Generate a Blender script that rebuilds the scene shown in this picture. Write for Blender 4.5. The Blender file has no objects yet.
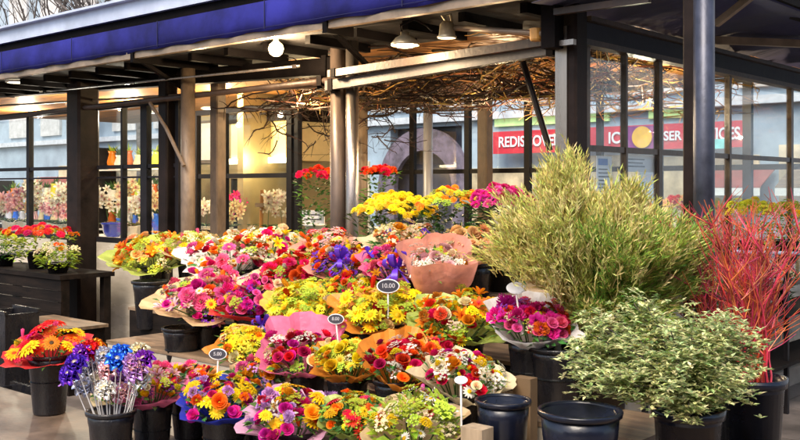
import bpy, math, random
from mathutils import Vector, Matrix, Quaternion
R = random.Random(7)
C = bpy.context.scene.collection
sc = bpy.context.scene
PI = math.pi
F = 977.0 / 800.0
CAMZ = 1.6
CA, SA = 0.748, 0.664           # kiosk frame: t runs towards the street corner, s runs away from the street
ANG = math.atan2(-SA, CA)

# ------------------------------------------------------------------ coordinates
def wp(px, py, Y):
    return Vector(((px - 400) / 977 * Y, Y, CAMZ - (py - 188) / 977 * Y))
def depth_s(px, s):
    return s / (CA + SA * (px - 400) / 977)
def ps(px, py, s):               # world point on the plane s
    return wp(px, py, depth_s(px, s))
def ks(px, py, s):               # same in kiosk coordinates
    return w2k(ps(px, py, s))
def kt(px, py, t):
    u = (px - 400) / 977
    Y = t / (CA * u - SA)
    return w2k(wp(px, py, Y))
def w2k(p):
    return Vector((CA * p.x - SA * p.y, SA * p.x + CA * p.y, p.z))
def k2w(p):
    return Vector((CA * p[0] + SA * p[1], -SA * p[0] + CA * p[1], p[2]))

# ------------------------------------------------------------------ materials
def newmat(name):
    m = bpy.data.materials.new(name); m.use_nodes = True
    return m, m.node_tree.nodes, m.node_tree.links, m.node_tree.nodes['Principled BSDF']
MC = {}
def mat(name, col, rough=0.5, metal=0.0, var=0.12, scale=6.0, bump=0.0, bscale=60.0, col2=None, obj_var=0.0, isl_var=0.0, trans=0.0, spec=0.5, emit=0.0, coat=0.0, stretch=None, radial=None):
    if name in MC: return MC[name]
    m, N, L, b = newmat(name)
    b.inputs['Roughness'].default_value = rough
    b.inputs['Metallic'].default_value = metal
    b.inputs['Specular IOR Level'].default_value = spec
    if coat: b.inputs['Coat Weight'].default_value = coat
    tc = N.new('ShaderNodeTexCoord')
    co = tc.outputs['Object']
    if stretch:
        mp = N.new('ShaderNodeMapping'); mp.inputs['Scale'].default_value = stretch
        L.new(co, mp.inputs['Vector']); co = mp.outputs[0]
    nz = N.new('ShaderNodeTexNoise'); nz.inputs['Scale'].default_value = scale; nz.inputs['Detail'].default_value = 6
    nz.inputs['Roughness'].default_value = 0.6
    L.new(co, nz.inputs['Vector'])
    c2 = col2 if col2 else tuple(max(0, min(1, c * (1 - 2.2 * var))) for c in col)
    c1 = col if col2 else tuple(min(1, c * (1 + var)) for c in col)
    rp = N.new('ShaderNodeValToRGB')
    rp.color_ramp.elements[0].position = 0.32; rp.color_ramp.elements[1].position = 0.68
    rp.color_ramp.elements[0].color = (*c2, 1); rp.color_ramp.elements[1].color = (*c1, 1)
    L.new(nz.outputs['Fac'], rp.inputs['Fac'])
    out = rp.outputs['Color']
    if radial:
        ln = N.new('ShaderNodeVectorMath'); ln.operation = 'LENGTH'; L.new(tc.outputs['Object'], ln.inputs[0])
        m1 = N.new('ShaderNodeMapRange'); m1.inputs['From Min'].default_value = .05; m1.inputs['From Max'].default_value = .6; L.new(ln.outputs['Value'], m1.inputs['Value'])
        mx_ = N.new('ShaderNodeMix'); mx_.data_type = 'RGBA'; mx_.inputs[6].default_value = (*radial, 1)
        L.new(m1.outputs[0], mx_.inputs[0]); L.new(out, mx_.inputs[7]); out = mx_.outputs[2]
    if obj_var or isl_var:
        hs = N.new('ShaderNodeHueSaturation')
        src = N.new('ShaderNodeObjectInfo').outputs['Random'] if obj_var else N.new('ShaderNodeNewGeometry').outputs['Random Per Island']
        v = obj_var or isl_var
        mr = N.new('ShaderNodeMapRange'); mr.inputs['To Min'].default_value = 0.5 - 0.035 * v; mr.inputs['To Max'].default_value = 0.5 + 0.035 * v
        L.new(src, mr.inputs['Value']); L.new(mr.outputs[0], hs.inputs['Hue'])
        ml = N.new('ShaderNodeMath'); ml.operation = 'MULTIPLY'; ml.inputs[1].default_value = 7.31
        fr = N.new('ShaderNodeMath'); fr.operation = 'FRACT'
        L.new(src, ml.inputs[0]); L.new(ml.outputs[0], fr.inputs[0])
        mr2 = N.new('ShaderNodeMapRange'); mr2.inputs['To Min'].default_value = 1 - 0.4 * v; mr2.inputs['To Max'].default_value = 1 + 0.3 * v
        L.new(fr.outputs[0], mr2.inputs['Value']); L.new(mr2.outputs[0], hs.inputs['Value'])
        L.new(out, hs.inputs['Color']); out = hs.outputs['Color']
    L.new(out, b.inputs['Base Color'])
    if bump:
        n2 = N.new('ShaderNodeTexNoise'); n2.inputs['Scale'].default_value = bscale; n2.inputs['Detail'].default_value = 5
        L.new(co, n2.inputs['Vector'])
        bp = N.new('ShaderNodeBump'); bp.inputs['Strength'].default_value = bump; bp.inputs['Distance'].default_value = 0.01
        L.new(n2.outputs['Fac'], bp.inputs['Height']); L.new(bp.outputs[0], b.inputs['Normal'])
        r2 = N.new('ShaderNodeMapRange'); r2.inputs['To Min'].default_value = max(0.03, rough - 0.12); r2.inputs['To Max'].default_value = min(1, rough + 0.15)
        L.new(nz.outputs['Fac'], r2.inputs['Value']); L.new(r2.outputs[0], b.inputs['Roughness'])
    if trans:
        tr = N.new('ShaderNodeBsdfTranslucent'); L.new(out, tr.inputs['Color'])
        mx = N.new('ShaderNodeMixShader'); mx.inputs[0].default_value = trans
        L.new(b.outputs[0], mx.inputs[1]); L.new(tr.outputs[0], mx.inputs[2])
        L.new(mx.outputs[0], N['Material Output'].inputs['Surface'])
    if emit:
        b.inputs['Emission Color'].default_value = (*col, 1); b.inputs['Emission Strength'].default_value = emit
    MC[name] = m
    return m
def glassmat(name, tint=(0.93, 0.97, 0.98), refl=0.07):
    m, N, L, b = newmat(name)
    N.remove(b)
    t = N.new('ShaderNodeBsdfTransparent'); t.inputs[0].default_value = (*tint, 1)
    g = N.new('ShaderNodeBsdfGlossy'); g.inputs['Roughness'].default_value = 0.02
    lw0 = N.new('ShaderNodeLayerWeight'); lw0.inputs['Blend'].default_value = 0.5
    lw = N.new('ShaderNodeMath'); lw.operation = 'POWER'; lw.inputs[1].default_value = 5.0
    L.new(lw0.outputs['Facing'], lw.inputs[0])
    nz = N.new('ShaderNodeTexNoise'); nz.inputs['Scale'].default_value = 1.4; nz.inputs['Detail'].default_value = 2
    bp = N.new('ShaderNodeBump'); bp.inputs['Strength'].default_value = 0.12; bp.inputs['Distance'].default_value = 0.02
    L.new(nz.outputs['Fac'], bp.inputs['Height']); L.new(bp.outputs[0], g.inputs['Normal'])
    ad = N.new('ShaderNodeMath'); ad.operation = 'ADD'; ad.inputs[1].default_value = refl; ad.use_clamp = True
    L.new(lw.outputs[0], ad.inputs[0])
    mx = N.new('ShaderNodeMixShader'); L.new(ad.outputs[0], mx.inputs[0])
    L.new(t.outputs[0], mx.inputs[1]); L.new(g.outputs[0], mx.inputs[2])
    L.new(mx.outputs[0], N['Material Output'].inputs['Surface'])
    return m
def emitmat(name, col, s):
    m, N, L, b = newmat(name)
    b.inputs['Base Color'].default_value = (*col, 1)
    b.inputs['Emission Color'].default_value = (*col, 1); b.inputs['Emission Strength'].default_value = s
    return m

M = {}
M['steel'] = mat('brushed_steel', (0.33, 0.29, 0.26), 0.28, 0.9, 0.08, 3, 0.15, 40, stretch=(6, 6, 0.5))
M['mid'] = mat('brown_grey_tube', (0.075, 0.055, 0.045), 0.42, 0.25, 0.14, 9, 0.1, 60, stretch=(1, 1, 0.6))
M['bluesteel'] = mat('painted_steel_grey', (0.055, 0.06, 0.085), 0.36, 0.45, 0.2, 12, 0.08, 80, stretch=(1, 1, 0.7))
M['bronze'] = mat('dark_bronze_frame', (0.018, 0.011, 0.009), 0.55, 0.0, 0.3, 5, 0.15, 30, spec=.15)
M['rail'] = mat('weathered_bronze_rail', (0.10, 0.07, 0.05), 0.35, 0.4, 0.3, 5, 0.2, 30)
M['frame'] = mat('black_frame', (0.014, 0.012, 0.014), 0.5, 0.0, 0.25, 5, 0.1, 30, spec=.2)
M['tanpost'] = mat('tan_weathered_post', (0.15, 0.105, 0.07), 0.5, 0.1, 0.2, 10, 0.35, 60, stretch=(1, 1, 0.5))
M['beam'] = mat('brown_beam', (0.05, 0.03, 0.022), 0.5, 0.1, 0.3, 4, 0.3, 30)
M['greybeam'] = mat('grey_steel_beam', (0.075, 0.07, 0.072), 0.5, 0.2, 0.2, 3, 0.2, 30)
M['darkbeam'] = mat('dark_beam', (0.0055, 0.004, 0.004), 0.75, 0.0, 0.3, 4, 0.2, 30, spec=.08)
M['fascia'] = mat('navy_fascia', (0.009, 0.009, 0.018), 0.6, 0.0, 0.3, 3, 0.15, 20, spec=.3)
M['gutter'] = mat('pale_metal_gutter', (0.55, 0.6, 0.72), 0.4, 0.3, 0.1, 3, 0.1, 20)
M['blue'] = mat('blue_awning_fabric', (0.016, 0.017, 0.15), 0.85, 0, 0.35, 1.6, 0.5, 12, spec=.2)
M['navy'] = mat('navy_fabric', (0.013, 0.014, 0.075), 0.85, 0, 0.25, 1.2, 0.4, 9)
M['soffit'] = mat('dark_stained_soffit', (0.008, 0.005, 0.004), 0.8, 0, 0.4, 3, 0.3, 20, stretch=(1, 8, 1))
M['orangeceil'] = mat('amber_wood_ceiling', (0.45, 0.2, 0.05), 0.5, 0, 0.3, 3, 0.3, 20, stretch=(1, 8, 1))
M['beige'] = mat('beige_rail', (0.3, 0.22, 0.15), 0.4, 0.3, 0.2, 5, 0.15, 30)
M['brass'] = mat('aged_cream_lamp_metal', (0.6, 0.5, 0.32), 0.35, 0.5, 0.2, 9, 0.2, 60)
M['cream'] = mat('cream_panel', (0.48, 0.42, 0.33), 0.25, 0, 0.2, 1.5, 0.12, 5, stretch=(.6, 1, 2))
M['yellowwall'] = mat('yellow_painted_wall', (0.33, 0.26, 0.12), 0.6, 0, 0.15, 1.5)
M['hood'] = mat('yellow_cream_hood', (0.85, 0.68, 0.32), 0.5, 0, 0.1, 2)
M['white'] = mat('white_paint', (0.78, 0.76, 0.7), 0.45, 0, 0.08, 5)
M['tanboard'] = mat('tan_plywood', (0.24, 0.16, 0.095), 0.55, 0, 0.25, 3, 0.3, 30, stretch=(1, 6, 6))
M['darkwood'] = mat('dark_wood', (0.012, 0.008, 0.006), 0.7, 0, 0.35, 3, 0.3, 30, stretch=(1, 6, 6), spec=.12)
M['plastic'] = mat('black_bucket_plastic', (0.007, 0.007, 0.010), 0.24, 0, 0.3, 14, 0.3, 60, col2=(0.022,0.020,0.020), stretch=(1,1,.4))
M['navyplastic'] = mat('navy_black_pot_plastic', (0.007, 0.009, 0.02), 0.24, 0, 0.3, 5, 0.15, 25)
M['stem'] = mat('stem_green', (0.07, 0.16, 0.03), 0.5, 0, 0.3, 9)
M['leaf'] = mat('leaf_green', (0.075, 0.2, 0.035), 0.4, 0, 0.3, 9, isl_var=1.0, trans=0.25)
M['limeleaf'] = mat('lime_leaf', (0.36, 0.48, 0.04), 0.45, 0, 0.25, 9, isl_var=1.0, trans=0.3)
M['darkleaf'] = mat('dark_leaf', (0.03, 0.085, 0.02), 0.35, 0, 0.3, 9, isl_var=1.0, trans=0.15)
M['broom'] = mat('yellow_green_needles', (0.85, 0.76, 0.24), 0.5, 0, 0.3, 3, isl_var=1.6, trans=0.35, col2=(0.42, 0.48, 0.08))
M['varieg'] = mat('variegated_leaf', (0.95, 0.9, 0.48), 0.4, 0, 0.2, 30, isl_var=1.6, trans=0.35, col2=(0.17, 0.31, 0.06))
M['redtwig'] = mat('red_dogwood_bark', (0.55, 0.05, 0.035), 0.5, 0, 0.3, 8, isl_var=1.0)
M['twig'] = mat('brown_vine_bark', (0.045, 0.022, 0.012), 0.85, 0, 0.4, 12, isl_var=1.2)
M['goldtwig'] = mat('golden_dry_and_lit_vine', (0.5, 0.25, 0.06), 0.65, 0, 0.4, 12, isl_var=1.2)  # dry vine colour; in the middle bay it paints warm light on twigs
M['bark'] = mat('grey_bark', (0.12, 0.1, 0.09), 0.8, 0, 0.3, 12)
M['soil'] = mat('potting_soil', (0.03, 0.022, 0.015), 0.9, 0, 0.4, 40)
M['ceramicblue'] = mat('cobalt_glaze', (0.03, 0.05, 0.42), 0.15, 0, 0.15, 6, coat=0.5)
M['glass'] = glassmat('window_glass')
M['ink'] = mat('dark_ink', (0.03, 0.03, 0.04), 0.5)
M['tagink'] = mat('chalk_lettering', (0.42,0.4,0.42), .7)
M['slate'] = mat('slate_tag_face', (0.025, 0.022, 0.035), 0.5)
M['paperwhite'] = mat('white_paper', (0.82, 0.82, 0.84), 0.5, 0, 0.05, 5)
M['signred'] = mat('red_sign_vinyl', (0.62, 0.03, 0.05), 0.4, 0, 0.08, 3)
M['rustfabric'] = mat('rust_canopy_fabric', (0.3,0.07,0.05), .8)
M['signpurple'] = mat('purple_panel', (0.25, 0.01, 0.2), 0.4)
M['signorange'] = mat('orange_disc', (0.95, 0.5, 0.03), 0.4)
M['signteal'] = mat('teal_panel', (0.25, 0.75, 0.7), 0.4)
M['posterblue'] = mat('poster_blue', (0.05, 0.2, 0.6), 0.5)

# ------------------------------------------------------------------ mesh builder
BASE = {}
class MB:
    def __init__(s): s.v = []; s.f = []; s.m = []; s.cur = 0
    def add(s, vs, fs):
        o = len(s.v); s.v += [tuple(x) for x in vs]
        for f in fs: s.f.append(tuple(o + i for i in f)); s.m.append(s.cur)
    def box(s, a, b):
        x0, x1 = sorted((a[0], b[0])); y0, y1 = sorted((a[1], b[1])); z0, z1 = sorted((a[2], b[2]))
        s.add([(x0,y0,z0),(x1,y0,z0),(x1,y1,z0),(x0,y1,z0),(x0,y0,z1),(x1,y0,z1),(x1,y1,z1),(x0,y1,z1)],
              [(0,3,2,1),(4,5,6,7),(0,1,5,4),(1,2,6,5),(2,3,7,6),(3,0,4,7)])
    def cbox(s, a, b, ch):      # box with bevelled vertical edges
        x0, x1 = sorted((a[0], b[0])); y0, y1 = sorted((a[1], b[1])); z0, z1 = sorted((a[2], b[2]))
        ring = [(x0+ch,y0),(x1-ch,y0),(x1,y0+ch),(x1,y1-ch),(x1-ch,y1),(x0+ch,y1),(x0,y1-ch),(x0,y0+ch)]
        vs = [(x,y,z0) for x,y in ring] + [(x,y,z1) for x,y in ring]
        s.add(vs, [tuple(range(7,-1,-1)), tuple(range(8,16))] + [(i,(i+1)%8,8+(i+1)%8,8+i) for i in range(8)])
    def bar(s, p, q, w, h):     # oriented box, w sideways, h along 'up'
        p, q = Vector(p), Vector(q); d = (q - p).normalized()
        up = Vector((0, 0, 1)) if abs(d.z) < 0.95 else Vector((0, 1, 0))
        sx = d.cross(up).normalized() * w / 2; sy = sx.cross(d).normalized() * h / 2
        vs = [p-sx-sy, p+sx-sy, p+sx+sy, p-sx+sy, q-sx-sy, q+sx-sy, q+sx+sy, q-sx+sy]
        s.add(vs, [(0,1,2,3),(7,6,5,4),(0,4,5,1),(1,5,6,2),(2,6,7,3),(3,7,4,0)])
    def tube(s, pts, r, n=8, r2=None):
        pts = [Vector(p) for p in pts]; k = len(pts)
        if r2 is None: r2 = r
        vs = []
        for i, p in enumerate(pts):
            d = (pts[min(i+1,k-1)] - pts[max(i-1,0)])
            d = d.normalized() if d.length > 1e-9 else Vector((0,0,1))
            up = Vector((0,0,1)) if abs(d.z) < 0.9 else Vector((1,0,0))
            a = d.cross(up).normalized(); b = a.cross(d)
            rr = r + (r2 - r) * i / max(1, k-1)
            for j in range(n):
                th = 2*PI*j/n; vs.append(p + a*rr*math.cos(th) + b*rr*math.sin(th))
        fs = [(i*n+j, (i+1)*n+j, (i+1)*n+(j+1)%n, i*n+(j+1)%n) for i in range(k-1) for j in range(n)]
        if n > 3 or True: fs += [tuple(range(n)), tuple(range((k-1)*n+n-1, (k-1)*n-1, -1))]
        s.add(vs, fs)
    def lathe(s, prof, c=(0,0,0), n=24, mtx=None):
        vs = []
        for r, z in prof:
            for j in range(n):
                th = 2*PI*j/n; v = Vector((r*math.cos(th), r*math.sin(th), z))
                if mtx: v = mtx @ v
                vs.append(v + Vector(c))
        k = len(prof)
        s.add(vs, [(i*n+j, i*n+(j+1)%n, (i+1)*n+(j+1)%n, (i+1)*n+j) for i in range(k-1) for j in range(n)])
    def leaf(s, p, d, up, L, w, fold=0.15):
        p, d, up = Vector(p), Vector(d).normalized(), Vector(up)
        sx = d.cross(up)
        if sx.length < 1e-4: sx = d.cross(Vector((1, 0.2, 0)))
        sx.normalize(); nn = sx.cross(d)
        s.add([p, p + d*L*0.45 + sx*w/2 + nn*w*fold, p + d*L - nn*L*0.08, p + d*L*0.45 - sx*w/2 + nn*w*fold], [(0,1,2),(0,2,3)])
    def build(s, name, mats, root=None, smooth=False):
        me = bpy.data.meshes.new(name)
        b = BASE.get(root.name, Vector((0,0,0))) if root else Vector((0,0,0))
        me.from_pydata([(v[0]-b[0], v[1]-b[1], v[2]-b[2]) for v in s.v], [], s.f)
        for m in (mats if isinstance(mats, (list, tuple)) else [mats]): me.materials.append(m)
        me.polygons.foreach_set('material_index', s.m)
        if smooth: me.polygons.foreach_set('use_smooth', [True]*len(s.f))
        me.update()
        o = bpy.data.objects.new(name, me); C.objects.link(o)
        if root: o.parent = root
        return o
def tag(o, label, cat, group=None):
    o['label'] = label; o['category'] = cat
    if group: o['group'] = group
    return o
def thing(name, label, cat, base=(0,0,0), k=False, group=None):
    """Empty; with k the base and all part coordinates are in the kiosk frame"""
    o = bpy.data.objects.new(name, None); C.objects.link(o); o.empty_display_size = 0.1
    o.location = k2w(base) if k else Vector(base)
    if k: o.rotation_euler = (0, 0, ANG)
    BASE[o.name] = Vector(base)
    return tag(o, label, cat, group)
def local(name, label, cat, loc, group=None):
    o = bpy.data.objects.new(name, None); C.objects.link(o); o.location = loc
    BASE[o.name] = Vector((0,0,0))
    return tag(o, label, cat, group)
def link(name, me, root, mtx=None):
    o = bpy.data.objects.new(name, me); C.objects.link(o); o.parent = root
    if mtx is not None: o.matrix_local = mtx
    return o
def align(n, roll=0.0, sc_=1.0, loc=(0,0,0)):
    q = Vector((0,0,1)).rotation_difference(Vector(n).normalized())
    return Matrix.Translation(loc) @ q.to_matrix().to_4x4() @ Matrix.Rotation(roll, 4, 'Z') @ Matrix.Scale(sc_, 4)

# ------------------------------------------------------------------ flowers (unit radius heads, z out of the bloom)
COL = dict(red=(0.78,0.012,0.015), crimson=(0.42,0.01,0.03), pink=(0.85,0.12,0.32), magenta=(0.75,0.02,0.28), lilac=(0.55,0.28,0.62),
           purple=(0.24,0.03,0.42), violet=(0.12,0.03,0.5), blue=(0.03,0.16,0.75), yellow=(0.95,0.66,0.01), lemon=(0.88,0.82,0.06), orange=(0.92,0.24,0.01),
           peach=(0.9,0.48,0.22), white=(0.88,0.82,0.72), cream=(0.85,0.72,0.42), palepink=(0.88,0.5,0.52), rust=(0.55,0.12,0.015), lime=(0.5,0.62,0.05), silver=(0.6,0.6,0.68), brown=(0.12,0.06,0.03))
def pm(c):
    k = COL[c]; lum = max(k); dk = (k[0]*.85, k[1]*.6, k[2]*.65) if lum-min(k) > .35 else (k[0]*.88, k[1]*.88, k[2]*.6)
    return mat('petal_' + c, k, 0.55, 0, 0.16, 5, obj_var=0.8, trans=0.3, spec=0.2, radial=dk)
def petal(mb, a, r0, r1, w, z0, z1, lift=0.0, n=3, tip=0.35, cup=0.15):
    ca, sa = math.cos(a), math.sin(a); vs = []
    for i in range(n+1):
        f = i/n; r = r0 + (r1-r0)*f; ww = w*(math.sin(PI*min(1, 0.2+0.62*f)))
        if i == n: ww = w*tip
        z = z0 + (z1-z0)*f + lift*math.sin(PI*f)
        for sgn in (-1, 0, 1):
            vs.append((r*ca - sgn*ww/2*sa, r*sa + sgn*ww/2*ca, z + (cup*ww*abs(sgn))))
    fs = []
    for i in range(n):
        for j in range(2):
            a0 = i*3+j; fs.append((a0, a0+1, a0+4, a0+3))
    mb.add(vs, fs)
FM = {}
def flower_mesh(kind, col, col2='yellow'):
    key = (kind, col, col2)
    if key in FM: return FM[key]
    r = random.Random(hash(kind) % 999 if False else sum(map(ord, kind + col)))
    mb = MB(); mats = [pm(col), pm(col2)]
    if kind == 'gerbera':
        for k in range(18): petal(mb, 2*PI*k/18 + r.uniform(-.05,.05), 0.15, 1.0*r.uniform(.92,1.05), 0.30, 0.0, r.uniform(-.05,.08), 0.12)
        for k in range(14): petal(mb, 2*PI*k/14 + .17, 0.12, .68, 0.24, 0.06, .16, 0.08)
        mb.cur = 1; mb.lathe([(0.26,0.05),(0.25,0.14),(0.14,0.18),(0.0,0.16)], n=12)
    elif kind == 'mum':
        for ring, (n, rr, z) in enumerate([(16,1.0,-.1),(14,.85,.08),(12,.66,.22),(9,.45,.34),(6,.25,.42)]):
            for k in range(n): petal(mb, 2*PI*(k+ring*.37)/n + r.uniform(-.1,.1), 0.05+rr*.3, rr*r.uniform(.9,1.08), 0.3, z, z+.1+r.uniform(-.04,.06), 0.1, n=2)
    elif kind == 'rose':
        for ring, (n, rr, h, op) in enumerate([(5,.38,.72,.15),(5,.55,.68,.3),(6,.75,.56,.5),(7,1.0,.36,.75)]):
            for k in range(n):
                a = 2*PI*(k+ring*.43)/n; ww = rr*1.5/ (1 + .1*ring)
                vs = []
                for i in range(4):
                    f = i/3; rad = .12 + (rr-.12)*(f**.6) + (op*.12 if i == 3 else 0); z = -.25 + (h+.25)*f - (op*.14 if i == 3 else 0)
                    for j in range(5):
                        g = (j-2)/2; wa = g*ww*(.45+.45*math.sin(PI*min(.9,f+.1)))/max(rr,.3)*.9
                        vs.append((rad*math.cos(a+wa*.7), rad*math.sin(a+wa*.7), z - .09*abs(g)*f))
                mb.add(vs, [(i*5+j, i*5+j+1, i*5+j+6, i*5+j+5) for i in range(3) for j in range(4)])
    elif kind == 'carnation':
        for ring in range(5):
            rr = 1 - ring*.19; n = 14 - ring*2; vs = []
            seg = n*3
            for j in range(seg):
                a = 2*PI*j/seg; z = ring*.15 + r.uniform(-.08,.1)
                vs.append((rr*.45*math.cos(a), rr*.45*math.sin(a), ring*.1-.1))
                q = rr*r.uniform(.82,1.08); vs.append((q*math.cos(a), q*math.sin(a), z + .1*math.sin(3*a*2)))
            mb.add(vs, [(2*j, 2*j+1, (2*j+3)%(2*seg), (2*j+2)%(2*seg)) for j in range(seg)])
    elif kind == 'lily':
        for k in range(6): petal(mb, 2*PI*k/6 + r.uniform(-.08,.08), 0.04, 1.0, 0.42, -.35, .2, 0.06, n=4, tip=.12, cup=.3)
        mb.cur = 1
        for k in range(5): mb.tube([(0,0,-.3),(.2*math.cos(k*1.26),.2*math.sin(k*1.26),.35)], .03, 4)
    elif kind == 'daisy':
        for k in range(13): petal(mb, 2*PI*k/13, 0.2, 1.0, 0.34, 0, .02, 0.08, n=2)
        mb.cur = 1; mb.lathe([(0.34,0.0),(0.3,0.16),(0.0,0.22)], n=10)
    elif kind == 'cluster':
        for k in range(26):
            a, q = r.uniform(0, 2*PI), math.sqrt(r.random()); c = (q*math.cos(a), q*math.sin(a), .4*(1-q*q)+r.uniform(-.15,.15))
            for e in range(4):
                th = e*PI/2 + r.random(); d = (math.cos(th), math.sin(th), .3); mb.leaf(c, d, (0,0,1), .24, .2)
        mb.cur = 1
        for k in range(10):
            a, q = r.uniform(0, 2*PI), math.sqrt(r.random())
            mb.leaf((q*math.cos(a), q*math.sin(a), .1), (math.cos(a),math.sin(a),.8), (0,0,1), .3, .15)
    elif kind == 'bud':
        for k in range(6): petal(mb, 2*PI*k/6, 0.1, .35, .5, -.6, .75, 0.0, n=4, tip=.1)
        for k in range(4): petal(mb, 2*PI*k/4+.4, 0.05, .15, .35, -.5, .85, 0.0, n=4, tip=.1)
    elif kind == 'iris':
        for k in range(3): petal(mb, 2*PI*k/3, 0.05, 1.0, 0.75, .1, -.35, 0.35, n=4, tip=.4)
        for k in range(3): petal(mb, 2*PI*k/3+1.05, 0.05, .4, 0.6, .05, .8, 0.1, n=4, tip=.3)
        mb.cur = 1
        for k in range(3): petal(mb, 2*PI*k/3, 0.05, .5, 0.18, .14, .06, 0.3, n=3)
    o = mb.build(kind, mats, None, smooth=True); me = o.data; bpy.data.objects.remove(o)
    FM[key] = me
    return me
NAMES = dict(gerbera='gerbera', mum='chrysanthemum', rose='rose', carnation='carnation', lily='lily', daisy='daisy', cluster='filler_blossom', bud='tulip', iris='iris')

PAPER = dict(pink=(0.88,0.2,0.36), salmon=(0.9,0.4,0.3), orange=(0.92,0.32,0.04), kraft=(0.72,0.5,0.26), cream=(0.82,0.68,0.42), blue=(0.03,0.05,0.5), white=(0.85,0.83,0.82), red=(0.8,0.04,0.04), lilac=(0.8,0.42,0.6), green=(0.45,0.55,0.12), gold=(0.85,0.55,0.08))
def paper_mat(c): return mat('wrap_' + c, PAPER[c], 0.38, 0, 0.12, 9, bump=0.5, bscale=26, trans=0.3)
def wrap_mesh(root, r, h, seed, col, back=0.35, front=0.0, adir=PI/2, wexp=1.5, soft=False):
    rr = random.Random(seed); mb = MB(); n = 44; rows = 9; vs = []
    ph = [rr.uniform(0, 6.28) for _ in range(5)]
    folds = rr.choice([5, 6, 7])
    for i in range(rows):
        f = i/(rows-1)
        for j in range(n):
            a = 2*PI*j/n
            bk = 0.5 + 0.5*math.cos(a - adir)                # 1 on the far side
            rim = 1.0 + .06*math.sin(folds*a+ph[0]) + .04*math.sin(11*a+ph[1]) + .26*abs(math.cos(2*a+ph[2]))**7
            rad = .03 + (r*1.08*rim - .03)*(f**wexp) + rr.uniform(-.012,.012)*r*4*f*(1-f)
            z = h*f + (back*bk**1.6 - front*(1-bk))*r*f**3 + .02*r*math.sin(17*a+ph[3])*f
            # pleats
            rad *= 1 + (.035*math.sin(16*a+ph[4]) if not soft else .07*math.sin(3*a+4*f+ph[4])+.05*math.sin(5*a-6*f+ph[0]))*f
            vs.append((rad*math.cos(a), rad*math.sin(a), z))
    mb.add(vs, [(i*n+j, i*n+(j+1)%n, (i+1)*n+(j+1)%n, (i+1)*n+j) for i in range(rows-1) for j in range(n)])
    return mb.build('paper_wrap', paper_mat(col), root, smooth=soft)

BUCKETS = 0
def bucket(loc, r, h, label, handle=False, m='plastic', name='flower_bucket', cat='bucket', group='black flower buckets on the stand'):
    g = local(name, label, cat, loc, group)
    b = MB()
    b.lathe([(0.0,0.0),(r*.70,0.0),(r*.73,0.01),(r*.90,h*.78),(r*.915,h*.79),(r*.915,h*.81),(r*.93,h*.82),(r*.97,h-.012),(r*.94,h-.012),(r*.7,.02),(0.0,.02)], n=32)
    b.build('body', M[m], g, smooth=True)
    b = MB(); b.lathe([(r*.965,h-.022),(r*1.04,h-.020),(r*1.06,h-.005),(r*1.04,h),(r*.95,h),(r*.945,h-.012)], n=32)
    b.build('rim', M[m], g, smooth=True)
    b = MB(); b.lathe([(r*.90,h*.55),(0,h*.55)], n=24)
    b.build('water', mat('bucket_water', (0.03,0.04,0.04), 0.05), g)
    return g

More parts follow.
